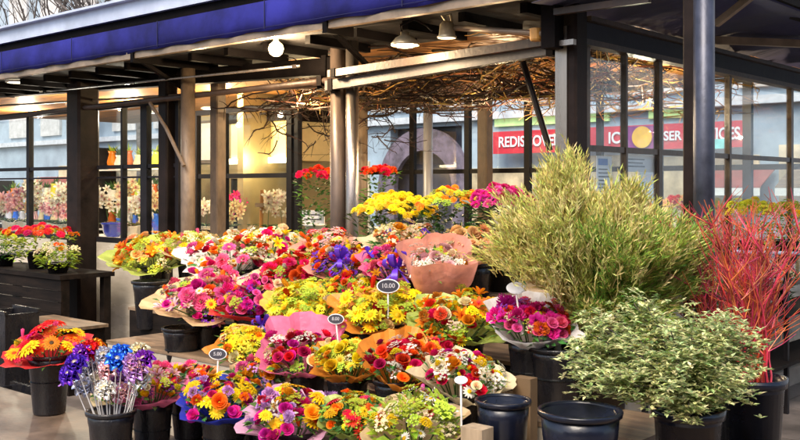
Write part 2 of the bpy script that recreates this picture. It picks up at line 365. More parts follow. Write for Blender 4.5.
def bouquet(px, py, s, wpx, recipe, paper, label, seed=0, n=26, leaf='leaf', tilt=15, dome=.22, fill=1.0, buck=True, floor=None, lean=0, back=.14, front=.04, asp=1.0, bname=None, size=.073, h=.18, leaves=70, wexp=1.5, soft=False, stick=1.0):
    """recipe: [(kind, colour, centre, weight, relative size)]"""
    rr = random.Random(seed*31+px)
    P = ps(px, py, s); Y = P.y
    r = wpx*Y/977/2*.93
    n = min(97, int(n*2.6)); recipe = [(k_, a_, b_, w_, rs_*(.82 if k_ == 'rose' else 1)) for k_, a_, b_, w_, rs_ in recipe]
    tw = sum(x[3] for x in recipe); recipe += [('cluster', 'cream', 'lime', tw*.05, .7), ('rose', 'orange', 'yellow', tw*.06, .8), ('mum', 'yellow', 'yellow', tw*.05, .8), ('bud', rr.choice(['red','pink','orange','yellow','white']), 'yellow', tw*.10, .8), ('rose', 'cream', 'yellow', tw*.04, .7), ('cluster', 'lime', 'lime', tw*.07, .9)]
    t = math.radians(tilt); axis = Vector((math.sin(math.radians(lean)), -math.sin(t), math.cos(t))).normalized()
    apex = P - axis*h
    q = Vector((0,0,1)).rotation_difference(axis)
    root = local('bouquet', label, 'bouquet', apex, 'wrapped bouquets on the flower stand')
    root.rotation_mode = 'QUATERNION'; root.rotation_quaternion = q
    wrap_mesh(root, r, h*.96, seed+px, paper, back, front, PI/2, wexp, soft)
    tot = sum(x[3] for x in recipe)
    hr = r*.93
    for i in range(n):
        f = math.sqrt(min(1, (i+.5)/n*rr.uniform(.85,1.15))); a = i*2.39996 + rr.uniform(-.45,.45)
        x, y = hr*f*math.cos(a), hr*f*math.sin(a)
        z = h*1.0 + dome*r*(1-f*f) + rr.uniform(-.04,.05)*1.0*r/.2
        k = rr.random()*tot
        for rc in recipe:
            k -= rc[3]
            if k <= 0: break
        kind, c1, c2, _, rs = rc
        nrm = Vector((x/r*.8, y/r*.8, 1)) + Vector((rr.uniform(-.5,.5), rr.uniform(-.5,.5), 0))
        sz = size*.5*rs*rr.uniform(.7,1.3)*(r/.2)**.5
        m = align(nrm, rr.uniform(0, 6.28), sz, (x, y, z)) @ Matrix.Diagonal((rr.uniform(.82,1.15), rr.uniform(.82,1.15), rr.uniform(.7,1.45), 1))
        link(NAMES[kind], flower_mesh(kind, c1, c2), root, m)
    # leaves between the blooms and stems down the cone
    mb = MB()
    for i in range(int(leaves*1.5)):
        f = math.sqrt(rr.random())*1.04; a = rr.uniform(0, 6.28)
        p = (hr*f*math.cos(a), hr*f*math.sin(a), h*.95 + dome*r*(1-min(1,f*f)) + rr.uniform(-.05,.015))
        d = Vector((math.cos(a)*f+rr.uniform(-.6,.6), math.sin(a)*f+rr.uniform(-.6,.6), rr.uniform(-.1,.7)))
        mb.leaf(p, d, (rr.uniform(-1,1),rr.uniform(-1,1),1), rr.uniform(.03,.065), rr.uniform(.014,.03))
    mb.build('foliage', M[leaf], root)
    mb = MB()
    for i in range(14):
        a = i*2.4; f = math.sqrt((i+.5)/14)
        mb.tube([(.012*math.cos(a),.012*math.sin(a),-.10*stick),(.02*math.cos(a),.02*math.sin(a),0.02),(hr*f*math.cos(a)*.9,hr*f*math.sin(a)*.9,h*.95)], .0035, 5)
    mb.build('stems', M['stem'], root)
    if buck:
        rb = min(.125, max(.105, r*.62)); hb = .30; apex = P - axis*h
        fl = floor if floor is not None else apex.z - hb*.6
        hb = apex.z + .09 - fl
        hb = max(.24, min(.38, hb))
        bucket((apex.x, apex.y, fl), rb, hb, 'black bucket under the ' + ' '.join((bname or label).split()[:12]), group='black flower buckets on the stand')
    return root

# ------------------------------------------------------------------ ground and street
def structure(mb, name, m):
    o = mb.build(name, m); o['kind'] = 'structure'; return o
def rotk(o): o.rotation_euler = (0, 0, ANG); return o
pav = mat('stone_paving', (0.17, 0.14, 0.12), 0.45, 0, 0.3, 2.5, 0.3, 14)
asph = mat('asphalt', (0.055, 0.055, 0.06), 0.8, 0, 0.3, 6, 0.5, 60)
b = MB(); b.box((-60,-60,-.35),(60,60,-.12)); g = structure(b, 'ground', asph); g.location.z = -.004
b = MB()
for i in range(-16, 10):
    for j in range(-4, 13):
        b.cbox((i*.9+.006, j*.9+.006, -.05), (i*.9+.894, j*.9+.894, 0), .01)
rotk(structure(b, 'pavement', pav))
b = MB(); b.box((-14.4,-3.6,-.115),(9,11.7,-.012)); rotk(structure(b, 'pavement_bed', mat('grout', (0.12,0.11,0.1), .9)))
b = MB(); b.box((-40,14.6,-.115),(30,18,.0)); rotk(structure(b, 'far_pavement', pav))

# raised stone ledge in front of the stand
o = thing('stone_ledge', 'pale tan stone ledge along the front foot of the flower stand', 'ledge', (-6, 2.9, 0), True)
b = MB()
x0 = -9.0
for i in range(9):
    b.cbox((x0+i*.8+.004, 2.35, .0), (x0+i*.8+.796, 3.0, .262), .006)
b.build('block', M['tanboard'] and mat('tan_ledge_stone', (0.24,0.18,0.13), .4, 0, .3, 3, .3, 20), o)
b = MB(); b.box((x0, 2.32, .264), (x0+7.2, 3.08, .285)); b.build('coping', mat('ledge_coping', (0.15,0.11,0.08), .4, 0, .3, 3, .25, 20), o)

# ------------------------------------------------------------------ tiered flower stand
TIERS = [(2.78, 3.14, .285, 20, 640), (3.14, 3.52, .44, 190, 640), (3.52, 3.98, .60, 106, 640), (3.98, 4.42, .74, 128, 560), (4.42, 4.86, 1.0, 330, 560)]
o = thing('flower_stand', 'stepped tan wooden flower stand carrying the rows of buckets', 'display stand', (-5, 3.5, 0), True)
prev = .0
for i, (s0, s1, z, pa, pb) in enumerate(TIERS):
    if i == 0: continue
    ta, tb = ks(pa, 300, s0)[0], ks(pb, 300, s0)[0]
    b = MB(); b.box((ta, s0, z-.02), (tb, s1-.003, z)); b.build('shelf_board', M['tanboard'], o)
    b = MB(); b.box((ta+.01, s0+.006, .0), (tb-.01, s0+.03, z-.022)); b.build('riser', M['cream'] if i == 2 else M['darkwood'], o)

# ------------------------------------------------------------------ kiosk architecture
KT = -2.93       # plane of the right hand glass wall
SL = 5.15        # plane of the left hand glass wall
SB = 8.8         # back wall
TL = -14.0
o = thing('kiosk_floor_slab', 'grey raised floor slab under the glass kiosk', 'floor slab', (-8, 7, 0), True)
b = MB(); b.box((TL, SL-.1, .0), (KT+.05, SB+.1, .14)); b.build('slab', mat('kiosk_floor', (0.3,0.25,0.2), .3, 0, .2, 4), o)
# roof: soffit boards, deck and pale gutter
o = thing('kiosk_roof', 'dark boarded roof of the glass kiosk with pale metal edge above the blue awning', 'roof', (-8, 6, 2.6), True)
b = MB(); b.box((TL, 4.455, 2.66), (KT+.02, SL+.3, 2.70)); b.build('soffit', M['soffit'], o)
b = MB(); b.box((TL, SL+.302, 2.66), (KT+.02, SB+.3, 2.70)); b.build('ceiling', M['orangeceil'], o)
b = MB(); b.box((TL, 4.66, 2.702), (KT+.95, SB+.4, 3.0)); b.build('roof_deck', M['darkbeam'], o)
z1 = ks(0, 45, 4.6)[2]; z2 = ks(0, 32, 4.6)[2]
b = MB(); b.box((TL, 4.56, z1), (-1.9, 4.64, z2)); b.box((TL, 4.50, z2), (-1.9, 4.66, z2+.02)); b.build('gutter', M['gutter'], o)
b = MB(); b.box((TL, 4.60, 2.702), (-1.95, 4.64, z1-.002)); b.build('backing_board', M['darkbeam'], o)
b = MB()
for i in range(26):
    t = TL + .45*i
    if t < KT-.1: b.box((t, 4.64, 2.60), (t+.05, SL+.1, 2.659))
b.build('soffit_batten', M['darkbeam'], o)

# left awning
o = thing('fabric_awning', 'long royal blue fabric awning hanging over the left front of the stand', 'awning', (-6, 4.4, 2.65), True)
zb = ks(0, 74, 4.37)[2]; zt = ks(0, 52, 4.37)[2]
b = MB(); n = 160; vs = []
ta, tb = TL, -2.02
for i in range(n+1):
    t = ta + (tb-ta)*i/n; wv = .010*math.sin(t*9)+.006*math.sin(t*23+1)
    vs += [(t, 4.37+wv, zb + .006*math.sin(t*14)), (t, 4.372+wv*.6, (zb*.6+zt*.4)), (t, 4.375, zt), (t, 4.56, zt+.005)]
fs = [(4*i+j, 4*i+4+j, 4*i+5+j, 4*i+1+j) for i in range(n) for j in range(3)]
b.add(vs, fs)
a = b.build('valance', M['blue'], o, smooth=True)
md = a.modifiers.new('thick', 'SOLIDIFY'); md.thickness = .004
for i in range(9):
    t = -2.6-i*1.25; b = MB(); b.box((t-.003, 4.353, zb+.01), (t+.003, 4.359, zt)); b.build('seam', M['navy'], o)
b = MB(); b.box((ta, 4.354, zb+.02), (tb, 4.356, zb+.023)); b.build('hem_stitch', M['navy'], o)
b = MB(); b.box((ta, 4.385, zb-.045), (tb, 4.43, zb+.012)); b.build('front_rail', M['beige'], o)
b = MB(); b.tube([(ta, 4.45, zb-.01), (tb, 4.45, zb-.01)], .022, 10); b.build('roller_tube', M['steel'], o)
for pxx in (137, 330):
    t = ks(pxx, 60, 4.42)[0]
    b = MB(); b.box((t-.02, 4.37, zb-.075), (t+.02, 4.62, zb+.0)); b.bar((t, 4.44, zb-.05), (t-.25, SL-.03, 2.42), .03, .03); b.build('bracket', M['darkbeam'], o)

# right awning (seen from below)
o = thing('canopy', 'dark navy canopy over the right hand glass wall seen from beneath', 'canopy', (-2.5, 6, 2.65), True)
b = MB(); vs = []; n = 40
for i in range(n+1):
    s = 4.37 + i*.16
    w = .012*math.sin(s*7)
    vs += [(-1.98, s, 2.60), (-1.98, s, 2.66+0), (-2.3, s, 2.70+w), (-2.94, s, 2.60+w)]
b.add(vs, [(4*i+j, 4*i+4+j, 4*i+5+j, 4*i+1+j) for i in range(n) for j in range(3)])
a = b.build('underside', M['navy'], o, smooth=True); md = a.modifiers.new('t', 'SOLIDIFY'); md.thickness = .004
b = MB(); b.bar(w2k(wp(712, 40, 6.6)), w2k(wp(830, 45, 6.9)), .04, .05); b.build('cross_rail', M['beige'], o)
b = MB(); b.bar(w2k(wp(716, 24, 5.2)), w2k(wp(757, -8, 5.0)), .03, .035); b.build('arm', M['beige'], o)
b = MB(); b.bar((-1.98, 4.37, 2.64), (-1.98, 10.5, 2.64), .05, .06); b.build('front_rail', M['darkbeam'], o)
b = MB(); b.bar(w2k(wp(555, 12, 5.3)), w2k(wp(650, -1, 4.9)), .03, .035); b.build('arm', M['beam'], o)

# posts
def post(name, label, px, s, w, zt, m, kind='square', z0=0.0, group=None, cap=True):
    p = ks(px, 188, s)
    o = thing(name, label, 'post', (p[0], p[1], z0), True, group)
    b = MB()
    if kind == 'round':
        b.tube([(p[0], p[1], z0), (p[0], p[1], zt)], w/2, 28)
        b.build('shaft', m, o, smooth=True)
        b = MB(); b.lathe([(w*.9,z0),(w*.9,z0+.015),(w*.62,z0+.02),(w*.6,z0+.06),(w*.5,z0+.061)], (p[0],p[1],0), 28); b.build('base_plate', m, o)
    else:
        b.cbox((p[0]-w/2, p[1]-w/2, z0), (p[0]+w/2, p[1]+w/2, zt), w*.1)
        b.build('shaft', m, o)
        b = MB(); b.box((p[0]-w*.7, p[1]-w*.7, z0), (p[0]+w*.7, p[1]+w*.7, z0+.02)); b.build('base_plate', m, o)
    return o, p
post('steel_post', 'tall round blue-grey steel post nearest the viewer carrying the canopy corner', 704, 4.40, .098, 3.3, M['bluesteel'], 'round')
o, p = post('clad_post', 'dark bronze square post close behind the left side of the round steel post', 692, 4.47, .066, 3.2, M['bronze'])
o, p = post('corner_post', 'dark corner post with bright steel face where the two glass walls meet', 572, 4.74, .13, 2.66, M['bronze'])
b = MB(); b.box((p[0]-.063, p[1]-.075, .0), (p[0]+.012, p[1]-.067, 2.5)); b.build('steel_strip', M['steel'], o)
o, p = post('twin_post', 'pair of brown grey steel tubes rising behind the middle of the flowers', 338, 5.05, .115, 2.66, M['mid'], 'round')
b = MB(); b.tube([(p[0]+.145, p[1]+.0, 0), (p[0]+.145, p[1]+.0, 2.66)], .047, 20); b.build('second_tube', M['steel'], o, smooth=True)
b = MB(); b.cbox((p[0]+.05, p[1]+.04, 0), (p[0]+.12, p[1]+.07, 2.66), .004); b.build('spacer', M['tanpost'], o)
post('clad_column', 'wide dark brown clad column left of the cream base panel', 83, 5.05, .235, 2.62, M['bronze'])
o, p = post('tan_post', 'weathered tan round post right of the dark door frames', 188, 4.95, .12, 2.6, M['tanpost'], 'round')
post('tan_post', 'narrow weathered tan post left of the yellow hood', 218, 5.35, .105, 2.6, M['tanpost'])
post('tan_post', 'slim pale post against the back windows left of the red street sign', 485, 8.6, .13, 2.66, M['tanpost'])
post('tan_post', 'pale thin post just right of the twin steel tubes', 363, 6.3, .085, 2.66, M['tanpost'], 'round')
post('door_jamb', 'dark slender jamb left of the weathered tan round post', 168, 5.12, .13, 2.6, M['bronze'])
# branch like diagonal strut
o = thing('diagonal_strut', 'thin pale diagonal strut crossing the dark jambs left of the tan post', 'strut', ks(150, 103, 4.9), True)
b = MB(); b.tube([ks(150,103,4.9), ks(166,128,4.88), ks(184,166,4.86)], .016, 8); b.build('rod', M['tanpost'], o)
o = thing('diagonal_strut', 'dark diagonal strut dropping from the beam beside the corner post', 'strut', ks(523, 62, 5.0), True)
b = MB(); b.tube([ks(523,62,5.0), ks(533,95,5.0), ks(550,150,5.0)], .02, 8); b.build('rod', M['bronze'], o)

# long beams and pipes
def beam(name, label, a, c, w, h, m, round_=False):
    o = thing(name, label, 'beam', a, True)
    b = MB()
    if round_: b.tube([a, c], w/2, 12)
    else: b.bar(a, c, w, h)
    b.build('bar', m, o, smooth=round_)
    for f in (0.02, .98):
        q = Vector(a).lerp(Vector(c), f); b = MB(); b.bar(q, q+(Vector(c)-Vector(a)).normalized()*.05, w*1.3, h*1.25); b.build('end_bracket', M['darkbeam'], o)
    return o
beam('steel_beam', 'pale grey steel beam running from the twin posts to the corner post', ks(328, 86, 4.98), ks(556, 48, 4.72), .06, .07, M['greybeam'])
beam('header_pipe', 'long brown header pipe running over the left glass wall', ks(-60, 124, 5.0), ks(332, 80, 5.0), .05, .055, M['beam'], True)
beam('brown_beam', 'upper brown beam running just above the pale grey steel beam', ks(330, 74, 4.88), ks(556, 40, 4.66), .05, .05, M['beam'])
beam('thin_pipe', 'thin bright pipe slung close under the soffit left of the bulb', ks(40, 92, 4.8), ks(300, 66, 4.8), .02, .02, M['steel'], True)
beam('thin_pipe', 'thin tan conduit running above the header pipe', ks(-40, 108, 5.1), ks(330, 86, 5.08), .022, .022, M['beige'], True)
beam('dark_beam', 'thick dark beam under the soffit behind the hanging bulb', ks(-60, 96, 5.2), ks(340, 66, 5.2), .10, .13, M['darkbeam'])
o = thing('hanger_box', 'black steel hanger box at the top left of the corner post', 'hanger', ks(551, 30, 4.62), True)
p = ks(551, 18, 4.60); b = MB(); b.box((p[0]-.04,p[1]-.04,p[2]-.17),(p[0]+.05,p[1]+.05,p[2]+.2)); b.build('box', M['darkbeam'], o)
b = MB(); q = ks(556, 44, 4.62); b.bar(q, Vector(q)+Vector((.12,0,0)), .03, .03); b.build('bolt', M['steel'], o)

# right header fascia
o = thing('header_fascia', 'deep dark navy header fascia above the right glass wall', 'fascia', (KT, 6, 2.4), True)
za = kt(600, 28, KT)[2]; zc = kt(600, 44, KT)[2]
b = MB(); b.box((KT-.03, 4.82, zc), (KT+.05, 11.5, za)); b.build('board', M['fascia'], o)
b = MB(); b.box((KT-.03, 4.82, za+.002), (KT+.09, 11.5, za+.03)); b.build('cap_trim', M['beam'], o)
b = MB(); b.box((KT-.02, 4.82, zc-.035), (KT+.06, 11.5, zc-.002)); b.build('lower_trim', M['beam'], o)

# glazed walls
def glazed(name, label, axis, plane, a0, a1, z0, z1, mull, rails, mm, thick=.05, panes=True, panel=None, fw=.05):
    """axis 't': wall runs along t at s=plane ; axis 's': wall runs along s at t=plane"""
    def P(u, v, z): return (u, plane+v, z) if axis == 't' else (plane+v, u, z)
    o = thing(name, label, 'glass wall', P((a0+a1)/2, 0, z0), True)
    h = thick/2
    b = MB(); b.box(P(a0,-h,z1-fw), P(a1,h,z1)); b.build('head_rail', mm, o)
    b = MB(); b.box(P(a0,-h,z0), P(a1,h,z0+fw)); b.build('sill', mm, o)
    ms = [(a0+fw/2, fw)] + sorted(mull) + [(a1-fw/2, fw)]
    for u, w in ms:
        b = MB(); b.box(P(u-w/2,-h-.003,z0+fw+.001), P(u+w/2,h+.003,z1-fw-.001)); b.build('mullion', mm, o)
    for z, w in rails:
        for (u0, w0), (u1, w1) in zip(ms, ms[1:]):
            b = MB(); b.box(P(u0+w0/2,-h*.8,z-w/2), P(u1-w1/2,h*.8,z+w/2)); b.build('rail', mm, o)
    if panes:
        zs = [z0+fw] + [z for z, _ in sorted(rails)] + [z1-fw]
        for (u0, w0), (u1, w1) in zip(ms, ms[1:]):
            for q0, q1 in zip(zs, zs[1:]):
                b = MB(); b.box(P(u0+w0/2,-.003,q0+.015), P(u1-w1/2,.003,q1-.015)); b.build('glass_pane', M['glass'], o)
    if panel:
        b = MB(); b.box(P(a0,-h,panel), P(a1,h,z0-.002)); b.build('base_panel', M['cream'], o)
    return o
def T(px, s): return ks(px, 188, s)[0]
def S(px): return kt(px, 188, KT)[1]
glazed('glass_wall', 'dark framed glass wall at the far left with cream base panel', 't', SL, T(-60,SL), T(181,SL), 1.08, 2.40,
       [(T(30,SL),.055),(T(88,SL),.05),(T(124,SL),.03),(T(146,SL),.10)], [(1.70,.018),(1.80,.035)], M['frame'], panel=.142)
glazed('glass_wall', 'right hand glass wall with bronze mullions behind the round steel post', 's', KT, S(584), 11.2, .80, 2.50,
       [(S(624),.022),(S(658),.045),(S(728),.035),(S(790),.05),(9.2,.04)], [(1.83,.035)], M['rail'], panel=.142, thick=.035, fw=.035)
glazed('glass_partition', 'inner glazed partition in front of the yellow lit room', 't', 6.2, T(196,6.2), T(300,6.2), 1.12, 2.40,
       [(T(226,6.2),.03),(T(291,6.2),.07)], [(1.72,.045)], M['frame'], panel=.142)
glazed('back_window_wall', 'back wall of tall windows looking across the street', 't', SB, T(332,SB), T(812,SB), 1.0, 2.62,
       [(T(413,SB),.07),(T(468,SB),.07),(T(528,SB),.07),(T(600,SB),.06),(T(660,SB),.05),(T(700,SB),.05),(T(748,SB),.08)], [(1.79,.05)], M['frame'], panel=.142)
b = MB(); a = T(428,8.5)
o = thing('window_pole', 'slim pale blue pole by the back windows near the stone arch', 'pole', (a, 8.5, .14), True)
b.tube([(a,8.5,.14),(a,8.5,2.66)], .055, 12); b.build('shaft', M['gutter'], o, smooth=True)
b = MB(); b.lathe([(.09,.14),(.09,.16),(.06,.18)], (a,8.5,0)); b.build('base_plate', M['gutter'], o)

# yellow room
o = thing('room_wall', 'warm yellow inner wall of the lit back room', 'wall', (T(260,8.3), 8.3, .14), True)
b = MB(); b.box((T(184,8.3), 8.25, .14), (T(334,8.3), 8.35, 2.66)); b.build('plaster', M['yellowwall'], o)
b = MB(); b.box((T(334,8.3)-.1, 6.9, .14), (T(334,8.3), 8.24, 2.66)); b.build('return_wall', M['yellowwall'], o)
o = thing('display_hood', 'yellow cream display hood with bright strip light along its lower edge', 'hood', ks(258, 165, 7.3), True)
a, c = ks(231, 124, 7.3), ks(286, 160, 7.3)
b = MB(); b.box((a[0], 7.3, c[2]), (c[0], 8.0, a[2])); b.build('box', M['hood'], o)
b = MB(); b.box((a[0]-.05, 7.24, a[2]+.002), (c[0]+.05, 8.0, a[2]+.13)); b.build('top_trim', M['darkwood'], o)
b = MB(); b.box((a[0], 7.26, c[2]-.03), (c[0], 7.299, c[2]+.03)); b.build('strip_light', emitmat('strip_lamp', (1.0,.86,.55), 5), o)
o = thing('menu_frame', 'pale framed board on the yellow wall left of the hood', 'frame', ks(205, 150, 8.2), True)
a, c = ks(198, 124, 8.2), ks(213, 160, 8.2)
b = MB(); b.box((a[0], 8.18, c[2]), (c[0], 8.21, a[2])); b.build('board', M['white'], o)
b = MB(); b.box((a[0]-.04, 8.2, c[2]-.04), (c[0]+.04, 8.245, a[2]+.04)); b.build('frame', M['tanpost'], o)

# counters inside
def table(label, t0, t1, s0, s1, z, m='white'):
    o = thing('display_table', label, 'table', ((t0+t1)/2, (s0+s1)/2, .14), True)
    b = MB(); b.box((t0,s0,z-.04),(t1,s1,z)); b.build('table_top', M[m], o)
    for x in (t0+.05, t1-.05):
        for y in (s0+.05, s1-.05):
            b = MB(); b.box((x-.025,y-.025,.14),(x+.025,y+.025,z-.042)); b.build('leg', M['frame'], o)
    return z
table('white plant table inside the far left glass wall', T(-20,5.9), T(60,5.9), 5.6, 6.4, 1.06)
table('pale plant table behind the cream base panel', T(98,6.0), T(180,6.0), 5.6, 6.3, 1.08)
table('pale counter in the yellow room below the hood', T(200,7.0), T(300,7.0), 6.7, 7.6, 1.06)
table('dark bench inside the right glass wall under the yellow plants', -4.4, -3.1, 6.2, 8.6, 1.05, 'darkwood')
table('low counter behind the middle flowers near the twin posts', T(302,6.1), T(350,6.1), 5.7, 6.2, 1.12)

# visible lamps, then interior point lights without fittings
def lamp(loc, energy, col=(1,.72,.42), rad=.05, name='bulb_light'):
    l = bpy.data.lights.new(name, 'POINT'); l.energy = energy; l.color = col; l.shadow_soft_size = rad
    o = bpy.data.objects.new(name, l); C.objects.link(o); o.location = loc; return o
p = ps(276, 49, 4.62)
o = local('hanging_bulb', 'bare glowing round bulb under the blue awning', 'light bulb', p)
b = MB(); b.lathe([(0.0,-.055),(.025,-.05),(.045,-.033),(.056,0),(.047,.03),(.024,.05),(.015,.06)], n=20); b.build('glass_bulb', emitmat('bulb_glow', (1,.72,.36), 3.5), o, smooth=True)
b = MB(); b.lathe([(.018,.055),(.02,.06),(.02,.10),(.05,.11),(.05,.118),(0,.12)], n=16); b.build('socket', M['brass'], o)
b = MB(); b.tube([(0,0,.12),(0,0,2.66-p.z)], .006, 6); b.build('cord', M['frame'], o)
lamp(p+Vector((0,-.10,-.06)), 55)
p = ps(405, 40, 4.60)
o = local('dome_lamp', 'shallow cream dome lamp glowing under the beam at top centre', 'lamp', p)
b = MB(); b.lathe([(.09,-.035),(.088,-.02),(.06,.012),(.03,.03),(.028,.05),(0,.052)], n=24)
x = b.build('shade', M['brass'], o, smooth=True); x.modifiers.new('t','SOLIDIFY').thickness=.003
b = MB(); b.lathe([(0,-.05),(.05,-.045),(.075,-.03),(.06,-.02),(0,-.015)], n=20); b.build('diffuser', emitmat('dome_glow', (1,.9,.6), 7), o, smooth=True)
b = MB(); b.tube([(-.02,0,.05),(-.03,0,.09),(.06,0,.13),(.14,.02,.09),(.17,.02,.06)], .007, 6); b.build('curved_cable', M['frame'], o)
lamp(p+Vector((0,0,-.09)), 9)
p = ps(447, 31, 4.60)
o = local('spot_lamp', 'pale cylindrical spot lamp fixed to a slanting arm beside the dome lamp', 'lamp', p)
b = MB(); b.lathe([(.055,-.045),(.06,-.035),(.05,-.025),(.043,.04),(.03,.055),(0,.057)], n=20); b.build('housing', M['brass'], o, smooth=True)
b = MB(); b.lathe([(0,-.045),(.052,-.044)], n=20); b.build('lens', emitmat('spot_lens', (1,.85,.55), 1.0), o)
b = MB(); b.tube([(.03,0,.02), ps(543,34,4.60)-p], .018, 10); b.build('arm', M['beige'], o, smooth=True)
q = ps(536,34,4.60)-p
b = MB(); b.lathe([(0,-.04),(.03,-.04),(.035,-.03),(.035,.03),(0,.032)], q, 16); b.build('arm_joint', mat('amber_joint',(.5,.25,.06),.4,.2), o)
b = MB(); b.tube([(0,0,.055),(-.03,0,.09),(.02,0,.10),(.03,0,.05)], .01, 8); b.build('yoke', M['brass'], o)
for i, (px, py, s, lab) in enumerate([(75,80,4.85,'flush round soffit light above the wide dark column'),(75,104,6.4,'flush round ceiling light seen above the left glass wall'),(18,81,4.85,'flush round soffit light at the far left edge'),
                                      (150,112,7.0,'flush ceiling light over the plants left of the tan post'),(210,108,7.0,'flush ceiling light just left of the narrow tan post'),(160,82,4.85,'dim flush soffit light left of the bare bulb')]):
    p = ps(px, py, s); p.z = 2.655
    # keep on the ceiling plane at this direction
    d = (Vector((p.x, p.y, 0))); k = (2.655-CAMZ)/((188-py)/977); p = Vector(((px-400)/977*k, k, 2.655))
    o = local('ceiling_light', lab, 'ceiling light', p, 'round lights in the kiosk ceiling')
    b = MB(); b.lathe([(.12,0),(.12,-.015),(.10,-.02),(.095,-.012)], n=24); b.build('trim_ring', M['white'], o)
    b = MB(); b.lathe([(.094,-.012),(0,-.016)], n=24); b.build('lens', emitmat('ceiling_lens', (1,.88,.62), 6 if i != 5 else 1.5), o)
def klamp(t, s, z, e, col=(1,.74,.4), rad=.025): lamp(k2w((t,s,z)), e, col, rad, 'ceiling_and_fill_light')  # bare point lights for the interior, some of them added fill
klamp(T(248,7), 6.6, 2.5, 34); klamp(T(120,6.5), 6.6, 2.5, 42, (1,.85,.62)); klamp(T(20,6.5), 6.6, 2.5, 42, (1,.82,.6))
klamp(T(40,5.45), 5.45, 2.3, 16, (1,.9,.72)); klamp(T(125,5.5), 5.45, 2.3, 14, (1,.9,.72)); klamp(-3.3, 6.3, 2.2, 14, (1,.85,.6)); klamp(-4.6, 6.4, 2.2, 34, (1,.72,.4)); klamp(-3.9, 7.9, 2.3, 34, (1,.74,.42)); klamp(T(300,5.6), 5.7, 2.35, 14); klamp(T(210,5.8), 5.7, 2.35, 12)  # left-front pair and right-bench light are fill, added to brighten the plants
klamp(T(258,7.0), 6.9, 1.9, 9)

# ------------------------------------------------------------------ vines under the roof
def vine(name, label, boxes, n, m, seed, r=.006, length=1.0):
    rr = random.Random(seed); mb = MB()
    o = None
    first = Vector(boxes[0][0])
    root = thing(name, label, 'vine', first, True)
    for i in range(n):
        bx = rr.choice(boxes); p = Vector([rr.uniform(bx[0][k], bx[1][k]) for k in range(3)])
        d = Vector((rr.uniform(-1,1), rr.uniform(-.4,.4), rr.uniform(-.35,.2))).normalized()
        pts = [p]; L = length*rr.uniform(.4,1.2)
        for k in range(9):
            d = (d + Vector((rr.uniform(-.35,.35), rr.uniform(-.3,.3), rr.uniform(-.32,.3)))).normalized()
            p = p + d*L/9
            p.z = min(p.z, 2.64); p.z = max(p.z, bx[0][2]-.04)
            p.x = min(max(p.x, bx[0][0]-.15), min(bx[1][0]+.15, KT-.08)); p.y = max(p.y, 5.22)
            d.z *= .8
            pts.append(p.copy())
        q = r*rr.uniform(.5,1.8); mb.tube(pts, q, 5, q*.45)
        for k in range(3):
            j = rr.randrange(2, 9); e = pts[j] + Vector((rr.uniform(-.12,.12), rr.uniform(-.08,.08), rr.uniform(-.14,.08)))
            e.z = min(e.z, 2.64); e.x = min(e.x, KT-.08); mb.tube([pts[j], (pts[j]+e)/2+Vector((0,0,.01)), e], q*.45, 4, q*.2)
    mb.build('branches', m, root)
    return root
def kb(px0, px1, s0, s1, z0, z1): return ((min(T(px0,s0),T(px0,s1)), s0, z0), (max(T(px1,s0),T(px1,s1)), s1, z1))
vine('vine', 'dense mat of dry brown vine twigs under the roof between the posts', [kb(352,560,5.5,6.8,2.32,2.64)], 340, M['twig'], 3, .0065)
vine('vine', 'dry vine strands coloured golden as if lit along the middle bay', [kb(355,545,5.6,6.6,2.36,2.5)], 34, M['goldtwig'], 5, .006)  # warm highlights on the twigs, put into the strand colour
vine('vine', 'thin bare branches trailing beside the twin posts', [kb(358,392,5.6,6.2,1.95,2.3)], 14, M['twig'], 9, .004, .5)
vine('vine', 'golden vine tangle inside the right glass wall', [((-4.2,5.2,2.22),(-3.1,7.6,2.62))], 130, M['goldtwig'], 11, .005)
vine('vine', 'bare dark twigs hanging right of the yellow hood', [kb(298,335,5.9,6.4,1.95,2.45)], 40, M['twig'], 13, .005, .5)

# ------------------------------------------------------------------ opposite side of the street
SF = 16.0
fm = mat('pale_blue_render', (0.40, 0.49, 0.58), .8, 0, .15, 1.6, .5, 9, col2=(.26,.32,.38))
o = thing('street_building', 'pale blue grey building across the street with arch and rows of windows', 'building', (-8, SF, 0), True)
b = MB()
ta_, tb_ = -46.0, 12.0
arch_c = ks(425, 190, SF)[0]; ar = 1.0
b.box((ta_, SF, 0), (arch_c-ar, SF+.4, 11)); b.box((arch_c+ar, SF, 0), (tb_, SF+.4, 11)); b.box((arch_c-ar, SF, 2.9), (arch_c+ar, SF+.4, 11))
b.build('wall', fm, o)
b = MB(); n = 24; zc_ = 1.6
vs = []
for i in range(n+1):
    a = PI*i/n
    for rr_ in (ar*.80, ar+.28):
        for sy in (SF-.10, SF+.02): vs.append((arch_c+rr_*math.cos(a), sy, zc_+rr_*math.sin(a)))
b.add(vs, [q for i in range(n) for q in ((4*i,4*i+4,4*i+6,4*i+2),(4*i+2,4*i+6,4*i+7,4*i+3),(4*i+1,4*i+5,4*i+4,4*i))])
b.box((arch_c-ar-.28, SF-.1, 0), (arch_c-ar*.8, SF+.02, zc_)); b.box((arch_c+ar*.8, SF-.1, 0), (arch_c+ar+.28, SF+.02, zc_))
b.build('stone_arch', mat('mauve_stone', (0.17,0.13,0.17), .7, 0, .3, 5, .4, 12), o)
b = MB(); b.box((arch_c-ar, SF+.25, 0), (arch_c+ar, SF+.3, 2.9)); b.build('dark_doorway', mat('doorway_dark', (0.04,0.04,0.06), .3), o)
for z in (2.98, 5.4, 8.6):
    b = MB(); b.box((ta_, SF-.16, z), (tb_, SF-.002, z+.14)); b.build('cornice', mat('pale_stone_trim', (0.6,0.62,0.66), .7), o)
wg = mat('far_window_glass', (0.08,0.12,0.15), .08, 0, .3, .5)
